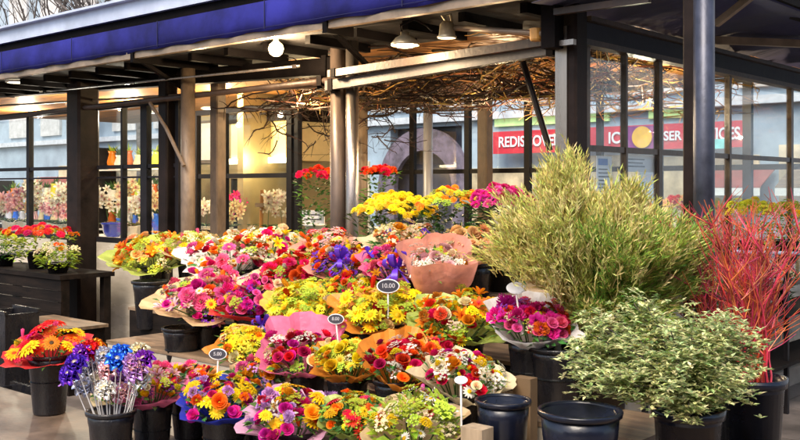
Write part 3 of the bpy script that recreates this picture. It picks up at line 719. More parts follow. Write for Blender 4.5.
for k, t in enumerate([ta_+2.2+i*2.1 for i in range(26)]):
    for z in (3.35, 6.3):
        b = MB(); b.box((t-.6, SF-.08, z-.08), (t+.6, SF-.003, z+1.7)); w = b.build('window', mat('window_frame_stone', (0.62,0.6,0.58), .6), o)
        b = MB(); b.box((t-.48, SF-.085, z+.02), (t+.48, SF-.0805, z+1.6)); b.build('pane', wg, w)
for i, t in enumerate([T(505,SF)+.2, T(545,SF), T(590,SF), T(672,SF)]):
    zz = ks(520, 120, SF)[2]
    b = MB(); b.box((t-.42, SF-.06, 2.83), (t+.42, SF-.003, 3.08)); b.build('lit_transom', mat('pale_green_light', (0.55,0.75,0.3), .5, emit=.25), o)
for t0, t1, z0, z1 in [(T(560,SF), T(640,SF), .3, 2.2), (T(660,SF), T(760,SF), .3, 2.15), (T(470,SF), T(545,SF), .4, 2.0), (T(780,SF), T(900,SF), .3, 2.3), (T(250,SF), T(370,SF), .4, 2.2), (T(60,SF), T(230,SF), .4, 2.3)]:
    b = MB(); b.box((t0, SF-.05, z0), (t1, SF-.003, z1)); w = b.build('shop_window', mat('warm_shop_window', (0.55,0.42,0.26), .3, 0, .6, 1.2, emit=.12), o)
    b = MB()
    k = int((t1-t0)/.9)+1
    for i in range(k+1): b.box((t0+(t1-t0)*i/k-.03, SF-.09, z0), (t0+(t1-t0)*i/k+.03, SF-.051, z1))
    b.build('frame', M['bronze'], w)

for t0, t1, c, lab in [(T(690,15.2), T(760,15.2), 'rustfabric', 'rust brown shop canopy across the street below the red sign'), (T(775,15.2), T(850,15.2), 'tanboard', 'tan shop canopy across the street at the right edge'), (T(20,15.2), T(75,15.2), 'rustfabric', 'rust brown shop canopy across the street at the far left')]:
    o = thing('shop_canopy', lab, 'canopy', ((t0+t1)/2, SF-.05, 1.9), True)
    b = MB(); b.add([(t0,SF-.1,1.95),(t1,SF-.1,1.95),(t1,15.2,1.62),(t0,15.2,1.62),(t0,SF-.1,1.93),(t1,SF-.1,1.93),(t1,15.2,1.60),(t0,15.2,1.60)], [(0,1,2,3),(7,6,5,4),(3,2,6,7),(0,3,7,4),(1,5,6,2)])
    b.build('fabric', M[c], o)
    b = MB(); b.box((t0,15.19,1.48),(t1,15.197,1.60)); b.build('valance', M['white'], o)
o = local('reflection_terrace', 'unseen brown brick terrace added behind the viewer for reflections', 'building', (0, -15, 0))  # out of view; added to darken and warm the reflections
b = MB(); b.box((-34,-.5,-.1),(34,0,8.5)); b.build('wall', mat('brown_brick', (0.30,0.17,0.11), .8, 0, .3, 2, .4, 20), o)
for i in range(18):
    for z in (1.0, 4.6):
        b = MB(); b.box((-33+i*3.8,.002,z),(-31.2+i*3.8,.06,z+2.4)); w_ = b.build('window', mat('window_frame_stone', (0.62,0.6,0.58), .6), o)
        b = MB(); b.box((-32.85+i*3.8,.061,z+.15),(-31.35+i*3.8,.07,z+2.25)); b.build('pane', wg, w_)
def text(body, root, K, size, m, name='lettering', wid=None, rotz=0.0):
    cu = bpy.data.curves.new(name, 'FONT'); cu.body = body; cu.size = size; cu.extrude = .004; cu.align_x = 'CENTER'; cu.align_y = 'CENTER'; cu.offset = size*.02
    o = bpy.data.objects.new(name, cu); C.objects.link(o)
    bpy.context.view_layer.update()
    me = bpy.data.meshes.new_from_object(o.evaluated_get(bpy.context.evaluated_depsgraph_get()))
    w = max(v.co.x for v in me.vertices) - min(v.co.x for v in me.vertices)
    bpy.data.objects.remove(o)
    me.materials.clear(); me.materials.append(m)
    o = bpy.data.objects.new(name, me); C.objects.link(o); o.parent = root
    o.rotation_euler = (PI/2, 0, rotz); o.location = Vector(K) - BASE[root.name]
    if wid: o.scale = (wid/w, 1, 1)
    return o
# red sign
za, zb_ = ks(493, 132, 15.6)[2], ks(493, 154, 15.6)[2]
t0, t1 = T(493,15.6), T(746,15.6)
o = thing('shop_sign', 'long red shop sign with white lettering across the street', 'sign', (t0, 15.6, zb_), True)
b = MB(); b.box((t0, 15.6, zb_), (t1, 15.7, za)); b.build('red_board', M['signred'], o)
zm = (za+zb_)/2
def tx(pa, pb, body, sz=.3):
    a_, c_ = T(pa,15.6), T(pb,15.6); text(body, o, ((a_+c_)/2, 15.58, zm), sz, M['paperwhite'], wid=abs(c_-a_))
tx(499, 561, 'REDISCOVER', .28); tx(609, 627, 'ICE', .28); tx(664, 682, 'SER', .22); tx(708, 741, 'VICES', .28)
b = MB(); b.box((T(629,15.6), 15.55, zb_+.02), (T(655,15.6), 15.578, za-.02)); b.build('purple_panel', M['signpurple'], o)
c_ = (T(644,15.6), 15.53, zm); b = MB(); b.lathe([(0,0),(.19,0),(.19,.012),(0,.012)], c_, 24, Matrix.Rotation(PI/2,4,'X')); b.build('orange_disc', M['signorange'], o)
b = MB(); b.box((T(711,15.6), 15.55, zb_-.02), (T(727,15.6), 15.578, zb_+.14)); b.build('teal_panel', M['signteal'], o)

# posters in the right window
def poster(label, px0, px1, py0, py1, head, s_, body=None):
    a_, c_ = kt(px0, py0, KT-.04), kt(px1, py1, KT-.04)
    z1_, z0_ = kt((px0+px1)/2, py0, KT-.04)[2], kt((px0+px1)/2, py1, KT-.04)[2]
    o = thing('window_notice', label, 'notice', (KT-.04, a_[1], z0_), True)
    b = MB(); b.box((KT-.038, a_[1], z0_), (KT-.034, c_[1], z1_)); b.build('sheet', M['paperwhite'], o)
    w = c_[1]-a_[1]; h = z1_-z0_
    if head:
        b = MB(); b.box((KT-.0335, a_[1]+w*.08, z1_-h*.2), (KT-.032, a_[1]+w*.7, z1_-h*.06)); b.build('blue_heading', M['posterblue'], o)
    b = MB(); rr = random.Random(int(px0))
    z = z1_-h*(.3 if head else .3)
    while z > z0_+h*.1:
        b.box((KT-.0335, a_[1]+w*.1, z), (KT-.032, a_[1]+w*rr.uniform(.55,.9), z+.006)); z -= .022
    b.build('printed_lines', M['ink'], o)
    return o
poster('white notice with blue heading in the window beside the corner post', 596, 611, 156, 202, True, 0)
poster('wide white notice with faint printing under the window rail', 624, 655, 155, 172, False, 0)
poster('small pale notice with blue heading low in the window behind the shrub', 577+8, 594, 198, 212, True, 0)

# bare trees beyond (top left) 
def bare_tree(label, px, s, H, seed, crown=False):
    p = ps(px, 188, s); rr = random.Random(seed)
    root = local('bare_tree', label, 'tree', (p.x, p.y, 0), 'bare street trees behind the kiosk')
    tr = MB(); br = MB()
    tr.tube([(0,0,0),(.05,0,H*.25),(-.03,.04,H*.45)], .16, 10, .10)
    def grow(p, d, L, r, lev):
        pts = [p]; q = p
        for k in range(4):
            d = (d + Vector((rr.uniform(-.25,.25),rr.uniform(-.25,.25),rr.uniform(-.1,.2)))).normalized(); q = q + d*L/4; pts.append(q)
        br.tube(pts, r, 5, r*.5)
        if lev < 4:
            for k in range(3 if lev else 5):
                j = rr.randrange(2,5); nd = (d + Vector((rr.uniform(-1,1),rr.uniform(-1,1),rr.uniform(-.2,.6)))*.9).normalized()
                grow(pts[j], nd, L*rr.uniform(.55,.75), r*.5, lev+1)
    for k in range(5):
        a = k*1.3; grow(Vector((-.03,.04,H*.42)), Vector((math.cos(a)*.6,math.sin(a)*.6,1)).normalized(), H*.3, .07, 0)
    tr.build('trunk', M['bark'], root); br.build('branches', M['bark'], root)
bare_tree('bare tree behind the roof near the top left corner', 70, 14.9, 9, 1)
bare_tree('bare tree behind the roof further right of the top left corner', 140, 14.9, 9, 2)

# ------------------------------------------------------------------ plants
def pot_part(root, r, h, m, n=32):
    b = MB(); b.lathe([(0,0),(r*.72,0),(r*.95,h*.93),(r*1.04,h*.93),(r*1.06,h),(r*.97,h),(r*.95,h*.9)], n=n); b.build('pot', m, root, smooth=True)
    b = MB(); b.lathe([(r*.95,h*.9),(0,h*.91)], n=24); b.build('soil', M['soil'], root)

def feathery_shrub():
    base = ps(597, 400, 3.95); base.z = .30
    r = local('feathery_shrub', 'large feathery yellow green shrub in a black pot at right centre', 'shrub', base)
    pot_part(r, .15, .62, M['plastic'])
    rr = random.Random(21); gn = MB(); nd = MB(); st = MB()
    Y = base.y
    top = Vector((0,0,.58))
    def target(px, py, dy): return wp(598+(px-598)*.93, py+4, Y+dy) - base
    plumes = [(557,184,12,14),(574,178,9,9),(546,198,14,10),(518,222,16,12),(503,246,14,10),(522,254,14,9),(632,204,12,10),(655,228,13,8),(680,236,12,10),(690,252,12,10),(684,282,14,10),
              (608,218,18,14),(580,212,20,14),(550,240,22,14),(600,250,26,18),(640,245,24,16),(655,285,22,14),(620,300,26,16),(590,290,20,14),(556,272,14,9),(600,330,26,14),(596,318,14,8),(645,325,20,10)]
    ends = []
    for cx_, cy_, sp_, k_ in plumes:
        dy_ = rr.uniform(-.26,.26) if cy_ < 235 else rr.uniform(-.34,.1)
        for _ in range(k_): ends.append((cx_+rr.gauss(0,sp_*.6), cy_+rr.gauss(0,sp_*.6), dy_+rr.uniform(-.07,.07)))
    for ex, ey, edy in ends:
        e = target(ex, ey, edy)
        mid = top.lerp(e, .5) + Vector((0,0,.10)); mid.x *= .8
        pts = []
        for k in range(9):
            f = k/8; p = top*(1-f)**2 + mid*2*f*(1-f) + e*f*f
            pts.append(p)
        st.tube(pts, .005, 4, .0015)
        for k in range(2, 9):
            p = pts[k]; dd = (pts[k]-pts[k-1]).normalized()
            for m_ in range(5):
                d = (dd*1.1 + Vector((rr.uniform(-1,1),rr.uniform(-1,1),rr.uniform(-.4,.8)))*.6).normalized()
                L = rr.uniform(.06,.15); q2 = p + d*L
                st.tube([p, q2], .0016, 3, .0008)
                for e_ in range(8):
                    f = (e_+1)/8; pp = p.lerp(q2, f)
                    for sg in (-1, 1):
                        d2 = (d + Vector((rr.uniform(-1,1),rr.uniform(-1,1),rr.uniform(-.6,.9)))*.55).normalized()
                        (nd if (ex < 585 or ey < 222 or rr.random() < .25) else gn).leaf(pp, d2, (rr.uniform(-1,1),rr.uniform(-1,1),.5), rr.uniform(.022,.045), rr.uniform(.0035,.0065), 0)
    st.build('stems', mat('shrub_stem', (0.5,0.38,0.14), .6), r); nd.build('needles', M['broom'], r); gn.build('green_needles', mat('fresh_green_needles', (0.42,0.58,0.10), .5, 0, .3, 3, isl_var=1.6, trans=.35, col2=(.12,.28,.04)), r)
    tp = MB()
    for i in range(2000):
        ex, ey, edy = rr.choice(ends)
        if ex > 600 and ey > 240 and rr.random() < .6: continue
        e = target(ex+rr.gauss(0,6), ey+rr.gauss(0,6)+4, edy-.03); d = (e-top-Vector((0,0,-.1))).normalized()
        d = (d + Vector((rr.uniform(-.35,.35),rr.uniform(-.5,.1),rr.uniform(-.25,.3)))).normalized(); L_ = rr.uniform(.05,.13)
        tp.tube([e-d*L_*.5, e+d*L_*.1+Vector((0,0,.006)), e+d*L_*.6], .0022, 3, .0007)
        for k in range(5): 
            pp = e+d*L_*(k*.22-.4); tp.leaf(pp, (d+Vector((rr.uniform(-.7,.7),rr.uniform(-.4,.2),rr.uniform(-.4,.7)))).normalized(), (0,-1,.3), rr.uniform(.025,.04), .006, 0)
    tp.build('pale_tips', mat('pale_gold_tips', (0.95,0.84,0.42), .5, 0, .2, 6, isl_var=1.2, trans=.3, col2=(.72,.66,.18)), r)
feathery_shrub()

def leafy_shrub(name, label, base, r_, h_, pm_, cx, env, n, m, seed, leafL=(.018,.032)):
    rr = random.Random(seed); r = local(name, label, 'shrub', base)
    pot_part(r, r_, h_, pm_)
    lf = MB(); st = MB(); top = Vector((0,0,h_))
    for i in range(70):
        a = rr.uniform(0,2*PI); z = rr.uniform(-.75,1); q = math.sqrt(max(0,1-z*z))*rr.uniform(.75,1.08)
        e = Vector(cx) + Vector((env[0]*q*math.cos(a), env[1]*q*math.sin(a), env[2]*z*rr.uniform(.8,1.12)))
        mid = top.lerp(e,.5)+Vector((0,0,.05)); pts = []
        for k in range(8):
            f = k/7; pts.append(top*(1-f)**2 + mid*2*f*(1-f) + e*f*f)
        st.tube(pts, .005, 4, .0018)
        for c in range(int(n/70)):
            k = rr.randrange(2,8); p = pts[k] + Vector((rr.gauss(0,.03),rr.gauss(0,.03),rr.gauss(0,.022)))
            for w_ in range(6):
                th = w_*1.05+rr.random(); d = Vector((math.cos(th),math.sin(th),rr.uniform(-.3,.8)))
                lf.leaf(p, d, (0,0,1), rr.uniform(*leafL), rr.uniform(*leafL)*.5, .2)
    st.build('branches', M['bark'], r); lf.build('leaves', m, r)
    return r
base = wp(688, 420, 3.66); base.z = .28
leafy_shrub('variegated_shrub', 'rounded cream and green variegated shrub in a navy black pot at lower right', base, .13, .5, M['navyplastic'],
            wp(667, 360, 3.66)-base, (.375,.30,.215), 4700, M['varieg'], 31)

def dogwood(label, px, Y, pz, potr, poth, x0, x1, ytop, seed, n=46):
    base = wp(px, 400, Y); base.z = pz
    r = local('red_twig_dogwood', label, 'shrub', base); pot_part(r, potr, poth, M['navyplastic'])
    rr = random.Random(seed); st = MB()
    for i in range(n):
        s0 = Vector((rr.uniform(-.06,.06), rr.uniform(-.06,.06), poth*.9))
        e = wp(rr.uniform(x0,x1), ytop+abs(rr.gauss(0,42)), Y+rr.uniform(-.25,.25)) - base
        pts = [s0]
        for k in range(1,9):
            f = k/8; p = s0.lerp(e, f); p.x += math.sin(f*PI)*(s0.x-e.x)*.18 + rr.uniform(-.008,.008); p.y += rr.uniform(-.008,.008); pts.append(p)
        st.tube(pts, .0048, 5, .0016)
        for b_ in range(9):
            k = rr.randrange(2,8); d = Vector((rr.uniform(-.8,.8), rr.uniform(-.5,.5), rr.uniform(.3,1))).normalized(); L = rr.uniform(.08,.24)
            q = pts[k]+d*L*.5; q2 = q + (d+Vector((rr.uniform(-.3,.3),0,.2))).normalized()*L*.5
            st.tube([pts[k], q, q2], .0028, 4, .001)
            st.tube([q, q+Vector((rr.uniform(-.06,.06),rr.uniform(-.04,.04),rr.uniform(.02,.09)))], .0016, 3, .0008)
    st.build('stems', M['redtwig'], r)
dogwood('bright red twig dogwood in a tall navy black pot at the right edge', 752, 4.1, .28, .135, .53, 694, 815, 196, 41, 44)
dogwood('second red twig dogwood behind the feathery shrub near the steel post', 712, 4.5, .28, .11, .5, 664, 760, 208, 43, 22)

# empty pots front right
def vessel(px, rimy, wpx, rimz_from, h, label, m='navyplastic'):
    r = .15 if wpx > 70 else .11
    Y = r*2*977/wpx; p = wp(px, rimy, Y)
    return bucket((p.x, p.y, p.z-h), r*.96, h, label, m=m, group='buckets')
vessel(580, 409, 84, 0, .52, 'wide empty navy black pot at the bottom edge beside the variegated shrub')
vessel(503, 399, 56, 0, .45, 'empty black bucket below the white wrapped magenta bouquet')
bucket(tuple(ps(557, 300, 3.7)[:2]) + (.60,), .125, .30, 'black bucket in the dark gap between the magenta bouquet and the shrubs')

# ------------------------------------------------------------------ bouquets
G = 'gerbera'; Mm = 'mum'; Ro = 'rose'; Ca = 'carnation'; Li = 'lily'; Da = 'daisy'; Cl = 'cluster'; Bu = 'bud'; Ir = 'iris'
f1, f2, f3, f4, f5 = .287, .44, .60, .74, 1.0
# row 1
bouquet(47, 347, 2.88, 80, [(G,'red','orange',4,1.3),(G,'yellow','orange',3.4,1.25),(G,'orange','brown',.5,1.3),(G,'magenta','yellow',1,1.2)], 'red', 'bunch of red and yellow gerberas at the far left front', 1, 11, tilt=16, floor=f1, back=-.1, size=.088, h=.14, leaves=14, dome=.3)
bouquet(150, 384, 2.86, 74, [(Li,'palepink','yellow',3,1.2),(Da,'white','yellow',2,.8),(Bu,'yellow','yellow',3,1.1),(Ca,'pink','pink',2,.9),(Cl,'purple','lime',1,1)], 'pink', 'pale pink lily bouquet with a yellow streak in pink paper at lower left', 2, 24, floor=.19)
bouquet(222, 397, 2.88, 84, [(G,'yellow','yellow',2.2,1.35),(Ca,'orange','orange',2,1),(Ro,'magenta','pink',2,.9),(Da,'white','yellow',1,.8),(Ca,'lilac','pink',1.3,.9)], 'blue', 'mixed bouquet with big yellow gerbera and deep blue paper', 3, 26, floor=.285)
bouquet(187, 378, 3.08, 56, [(Ro,'orange','red',2,1),(G,'red','yellow',2,1),(Da,'palepink','yellow',2,.8),(Ca,'pink','pink',1.4,1)], 'orange', 'small orange and pink bouquet tucked left of the yellow gerbera bouquet', 33, 18, floor=.285)
bouquet(292, 412, 2.88, 94, [(G,'yellow','yellow',2.4,1.25),(Ro,'magenta','pink',2.2,.9),(Ca,'crimson','red',1.3,.9),(Li,'white','yellow',1.3,1.1),(Ca,'lilac','pink',1.5,1)], 'lilac', 'yellow and magenta bouquet wrapped in soft lilac pink paper at bottom centre', 4, 30, floor=f1, front=.1, back=.1)
bouquet(356, 413, 2.95, 72, [(G,'red','orange',2.4,1.15),(Ca,'orange','orange',1.5,1),(Da,'yellow','orange',1.2,.8),(Cl,'lime','lime',2.4,1.1)], 'green', 'red and orange bouquet ringed by green leaves at bottom centre', 5, 22, 'leaf', floor=f1, leaves=110)
bouquet(415, 423, 2.9, 96, [(Cl,'lime','white',3,1.2),(Da,'white','yellow',1.3,.7),(Ca,'peach','orange',.5,.9),(Cl,'cream','lime',2.2,1.1)], 'kraft', 'leafy green and cream bunch at the bottom edge', 6, 20, 'limeleaf', floor=f1, leaves=190, dome=.5)
# row 2
bouquet(249, 343, 3.32, 72, [(Da,'yellow','yellow',3,.9),(G,'yellow','orange',2,1),(Ca,'orange','yellow',1,.8),(Cl,'lemon','lime',2,1)], 'orange', 'yellow bouquet in orange paper beside a blue violet ruffle', 7, 28, floor=f2)
bouquet(302, 352, 3.30, 84, [(Ro,'red','red',2.6,.95),(Ro,'magenta','pink',2,.95),(Cl,'white','lime',1.4,.9),(Ro,'crimson','red',1.6,.9)], 'pink', 'red and magenta rose bouquet with hot pink paper standing up behind', 8, 26, floor=f2, back=.7)
bouquet(347, 357, 3.28, 72, [(Da,'lemon','yellow',3,.95),(Ro,'yellow','yellow',2,1),(Cl,'lime','lime',2,1),(Ro,'orange','red',.6,.8)], 'orange', 'lemon yellow rose bouquet in orange paper in the second row', 9, 26, floor=f2, back=.1)
bouquet(402, 362, 3.28, 80, [(Ro,'red','red',4,1.0),(Cl,'white','palepink',1.6,.9),(Ro,'crimson','red',2,.9)], 'orange', 'deep red rose bouquet wrapped in bright orange paper', 10, 26, floor=f2, lean=8, back=.55)
bouquet(465, 374, 3.24, 88, [(Ro,'red','red',2.6,.8),(Cl,'white','lime',3,1.0),(Ro,'magenta','pink',1,.8),(Da,'white','yellow',1,.6)], 'cream', 'red and tiny white flower bouquet in cream paper right of centre', 11, 32, floor=f2, lean=8)
# row 3
bouquet(206, 297, 3.75, 106, [(Ro,'magenta','pink',2,1),(Ca,'pink','pink',2.4,1.1),(Li,'palepink','yellow',2,1.1),(Cl,'purple','lime',1.2,1),(Da,'white','yellow',1,.7),(Da,'yellow','orange',.8,.7)], 'kraft', 'wide pink and magenta bouquet in kraft paper at left of third row', 12, 40, floor=f3)
bouquet(252, 300, 3.82, 76, [(Ca,'magenta','pink',3,1.1),(Cl,'purple','violet',1.6,1.1),(Ro,'pink','pink',2,1),(Ro,'red','red',1,.9)], 'red', 'magenta and purple bouquet with red paper edge in the third row', 13, 28, floor=f3)
bouquet(309, 304, 3.72, 90, [(Da,'lemon','yellow',3,1.0),(Li,'yellow','yellow',2.2,1.1),(Cl,'lime','lemon',2.6,1.1),(Li,'white','yellow',.6,.9)], 'gold', 'lime and lemon yellow bouquet at the centre of the third row', 14, 36, 'limeleaf', floor=f3, leaves=120)
bouquet(380, 308, 3.70, 96, [(Li,'lemon','yellow',2.4,1.1),(Da,'yellow','yellow',3,1.0),(Cl,'lime','lemon',2.2,1.1),(Ro,'peach','orange',.9,.9)], 'orange', 'bright yellow bouquet with orange paper lip left of the price oval', 15, 36, 'limeleaf', floor=f3, leaves=110)
bouquet(461, 317, 3.72, 104, [(Li,'orange','red',3,1.05),(Ro,'red','red',1.6,.9),(Da,'yellow','orange',2,.8),(Cl,'lime','lime',1.4,1),(Ca,'rust','orange',1,.9)], 'green', 'orange and red lily bouquet with green paper right of centre', 16, 40, 'limeleaf', floor=f3, leaves=120)
bouquet(533, 321, 3.66, 86, [(Ca,'magenta','pink',3,1.15),(Ro,'pink','pink',2,1.0),(Ca,'red','red',1.4,1),(Cl,'purple','pink',.6,1)], 'white', 'magenta carnation bouquet backed by a sheet of white paper', 17, 26, floor=f3, back=.4)
# row 4
bouquet(153, 254, 4.25, 88, [(Li,'orange','yellow',3,1.2),(Li,'rust','orange',2.4,1.1),(Ro,'peach','orange',1.6,1.1),(Cl,'lime','lime',2,1.1),(Da,'yellow','orange',1.4,.8)], 'green', 'orange lily bouquet with green leaves at the far left of the upper row', 18, 34, 'limeleaf', floor=f4, leaves=120)
bouquet(232, 257, 4.2, 100, [(Cl,'white','cream',2.4,1.1),(Ro,'red','red',1.6,.9),(Ca,'pink','pink',1.6,.9),(Da,'cream','yellow',2,.9),(Ro,'orange','yellow',1.2,1)], 'white', 'white and red bouquet with pale paper collar in the upper row', 19, 36, floor=f4)
bouquet(297, 268, 4.08, 74, [(Ca,'red','red',5,1.2),(Ro,'red','red',2,1),(Cl,'lime','lime',1,1),(Ro,'orange','red',.6,1)], 'cream', 'solid red carnation bouquet just below the twin posts', 20, 28, floor=f4)
bouquet(346, 264, 4.14, 74, [(Ro,'red','red',1.8,1),(Cl,'violet','purple',2,1.2),(Ca,'crimson','red',1.6,1),(Ro,'orange','red',1.3,1),(Cl,'brown','lime',1,1)], 'salmon', 'mixed red orange and violet bouquet below the twin posts', 21, 30, 'darkleaf', floor=f4)
bouquet(396, 262, 4.12, 74, [(Ir,'violet','yellow',3,1.5),(Ro,'magenta','pink',1.8,1),(Ca,'pink','pink',1.8,1),(Li,'orange','yellow',.8,1)], 'pink', 'bouquet with vivid blue violet irises and pink roses', 22, 26, floor=f4)
bouquet(268, 243, 4.35, 70, [(Ro,'magenta','pink',2,.9),(Cl,'white','lime',2,1),(Li,'yellow','orange',1.5,1),(Ro,'red','red',1.2,.9)], 'kraft', 'smaller magenta white and yellow bouquet behind the upper row', 23, 22, floor=.76)
bouquet(326, 244, 4.32, 60, [(Ro,'red','red',2,1),(Da,'peach','yellow',2,1),(Cl,'palepink','lime',2,1)], 'salmon', 'small red and peach bouquet half hidden at the foot of the twin posts', 24, 20, floor=.76)
bouquet(404, 240, 4.38, 74, [(Ro,'peach','orange',3,1),(Cl,'cream','lime',2,1.1),(Cl,'violet','purple',.7,1),(Li,'peach','yellow',2,1)], 'cream', 'peach rose bouquet with cream paper above the irises', 25, 26, floor=.8)
bouquet(192, 246, 4.4, 60, [(Cl,'lime','lemon',2.5,1),(Da,'yellow','yellow',1.5,.9),(Ro,'palepink','pink',1,.9),(Cl,'cream','lime',2,1)], 'cream', 'pale yellow and lime bouquet behind the orange lily bouquet', 26, 20, 'limeleaf', floor=.76, leaves=90)
bouquet(472, 244, 4.36, 72, [(Li,'peach','orange',3,1),(Ro,'peach','orange',2,1),(Cl,'cream','lime',2,1)], 'salmon', 'peach lily bouquet behind the folded salmon paper bouquet', 27, 24, floor=.8)
bucket(tuple(k2w(ks(150, 188, 4.02)))[:2] + (.602,), .125, .34, 'tall black bucket on the cream step below the orange lily bouquet')
bucket(tuple(k2w(ks(182, 188, 3.62)))[:2] + (.442,), .12, .3, 'black bucket in the shade left below the wide pink bouquet')
bouquet(258, 372, 3.12, 56, [(Ro,'orange','yellow',2,1),(Da,'yellow','yellow',2,.9),(Cl,'lilac','lime',2,1),(Ca,'pink','pink',1,1)], 'kraft', 'small orange and lilac bouquet squeezed behind the blue paper bouquet', 34, 20, floor=f1)
bouquet(427, 345, 3.48, 58, [(Ro,'red','red',3,1),(Ca,'orange','orange',2,1),(Li,'orange','yellow',1,1)], 'orange', 'small red and orange bouquet wedged below the green paper bouquet', 35, 20, floor=f2)
bouquet(352, 288, 3.95, 60, [(Ro,'orange','yellow',2,1),(Ca,'red','red',2,1),(Cl,'lime','lemon',2,1),(Da,'yellow','yellow',1,1)], 'gold', 'small orange red and lime bouquet between the two yellow bouquets', 36, 22, floor=f3)
bouquet(275, 282, 3.95, 60, [(Ro,'pink','pink',2,1),(Ca,'peach','orange',2,1),(Cl,'cream','lime',2,1),(Ro,'red','red',1,1)], 'cream', 'small pink and peach bouquet above the lime yellow bouquet', 37, 22, floor=f3)
# big salmon paper bouquet lying towards the viewer
bouquet(438, 262, 4.02, 70, [(Ro,'palepink','pink',2,1),(Cl,'white','cream',2,1)], 'salmon', 'bouquet hidden inside a tall folded salmon pink paper sleeve', 28, 20, floor=f4, tilt=22, h=.17, back=.5, front=-.5, dome=.2, leaves=16, wexp=.38, soft=True)

def sleeve_sheet(name, label, px, py, s, w, h, col, tilt, seed, roll=0, curve=.5, nar=.45):
    """stiff curved sheet of wrapping paper standing round a bouquet"""
    P = ps(px, py, s); o = local(name, label, 'wrapping paper', P); rr = random.Random(seed)
    b = MB(); n, m_ = 14, 10; vs = []
    for i in range(n+1):
        for j in range(m_+1):
            u = i/n*2-1; v = j/m_; a = u*curve
            ww = w*(nar+(1-nar)*v)
            x = ww*math.sin(a)/math.sin(curve)/2; y = w*.5*(math.cos(a)-1) * -1 + .010*math.sin(2.2*u+3*v+seed) + .012*abs(u+v-.6)
            z = (v-.5)*h*(1-.05*abs(u)) + .02*u
            vs.append((x, -y*-1, z))
    b.add(vs, [(i*(m_+1)+j, (i+1)*(m_+1)+j, (i+1)*(m_+1)+j+1, i*(m_+1)+j+1) for i in range(n) for j in range(m_)])
    x = b.build('sheet', paper_mat(col), o, smooth=True); x.modifiers.new('t','SOLIDIFY').thickness = .0015
    b = MB(); b.box((-w*.3,-.03,h*.30),(-w*.1,-.026,h*.33)); b.build('tape', M['paperwhite'], o)
    o.rotation_euler = (math.radians(tilt), math.radians(roll), 0)
    return o
sleeve_sheet('paper_sleeve', 'square white paper sheet standing right of the magenta carnations', 566, 325, 3.84, .20, .25, 'white', -12, 5, 3, .14, .95)

# rear row: pots on the top step
def potted(px, py, s, wpx, recipe, label, seed, n, leaf='darkleaf', z0=None, dome=.5, leaves=420, size=.07, potm='plastic', h=.16, cat='potted plant', tilt=12, name='potted_flowers', group=None, droop=True, potr=None):
    rr = random.Random(seed); P = ps(px, py, s); r = wpx*P.y/977/2
    base = P - Vector((0,0,h+.10)); 
    if z0 is not None: base.z = z0
    H = P.z - base.z
    root = local(name, label, cat, base, group)
    pr = potr or min(.11, r*.6); ph = min(.17, H*.55)
    pot_part(root, pr, ph, M[potm])
    tot = sum(x[3] for x in recipe)
    for i in range(n):
        f = math.sqrt((i+.5)/n); a = i*2.39996
        x, y = r*f*math.cos(a), r*f*.8*math.sin(a); z = H + dome*r*(1-f*f)*.8 + rr.uniform(-.02,.03)
        k = rr.random()*tot
        for rc in recipe:
            k -= rc[3]
            if k <= 0: break
        nrm = Vector((x/r*.8, y/r*.8-.45, 1)) + Vector((rr.uniform(-.3,.3), rr.uniform(-.3,.3), 0))
        link(NAMES[rc[0]], flower_mesh(rc[0], rc[1], rc[2]), root, align(nrm, rr.uniform(0,6.28), size*.5*rc[4]*rr.uniform(.85,1.15), (x,y,z)))
    mb = MB()
    for i in range(leaves):
        a = rr.uniform(0,6.28); f = math.sqrt(rr.random())*1.05; v = rr.uniform(0,1)
        rad = max(pr*1.05, r*f*(.6+.45*v)) if v < .4 else r*f*(.6+.45*v) ; p = (rad*math.cos(a), rad*.8*math.sin(a), ph*.45 + (H-ph*.45)*v + dome*r*(1-min(1,f*f))*.6*v)
        d = Vector((math.cos(a)+rr.uniform(-.5,.5), math.sin(a)+rr.uniform(-.5,.5), rr.uniform(-.4,.9)))
        mb.leaf(p, d, (rr.uniform(-.5,.5),rr.uniform(-.5,.5),1), rr.uniform(.04,.075), rr.uniform(.02,.036))
    mb.build('foliage', M[leaf], root)
    return root
pg = 'potted plants on the top step'
potted(396, 214, 4.66, 86, [(Mm,'yellow','yellow',1,1.1)], 'mound of golden yellow chrysanthemums on the top step', 51, 80, z0=1.002, size=.062, group=pg)
potted(452, 207, 4.68, 76, [(Mm,'orange','yellow',1,.9),(Cl,'lime','lemon',2.2,1),(Mm,'yellow','yellow',2,.9)], 'yellow and orange flowering plant between the yellow and magenta plants', 52, 70, z0=1.002, size=.062, group=pg, leaves=520)
potted(502, 202, 4.64, 62, [(Ca,'magenta','pink',2,1),(Ca,'pink','pink',2,1),(Ro,'crimson','red',.7,1)], 'magenta and pink flowering plant on the top step left of the shrub', 53, 50, z0=1.002, size=.068, group=pg)
potted(315, 176, 5.75, 36, [(Ca,'red','red',1,1)], 'red geranium with bright green leaves left of the twin posts', 54, 14, 'leaf', z0=1.122, size=.09, leaves=260, potm='white', dome=.4)
potted(379, 173, 5.7, 36, [(Ca,'red','red',1,1)], 'red geranium with green leaves right of the twin posts', 55, 12, 'leaf', z0=1.122, size=.09, leaves=240, potm='white', dome=.4)
table('small stand carrying the geranium right of the twin posts', T(364,5.9), T(396,5.9), 5.55, 5.95, 1.12)
potted(38, 234, 4.62, 78, [(Mm,'red','orange',3,1),(Ca,'orange','red',2,.9)], 'flat topped red and orange plant on the dark box at the far left', 56, 46, 'limeleaf', z0=.842, size=.08, leaves=300, dome=.2)
potted(4, 244, 4.55, 44, [(Cl,'lime','lemon',3,1.2),(Mm,'yellow','yellow',1,1)], 'lime green foliage plant at the very left edge', 57, 14, 'leaf', z0=.842, size=.08, leaves=240)
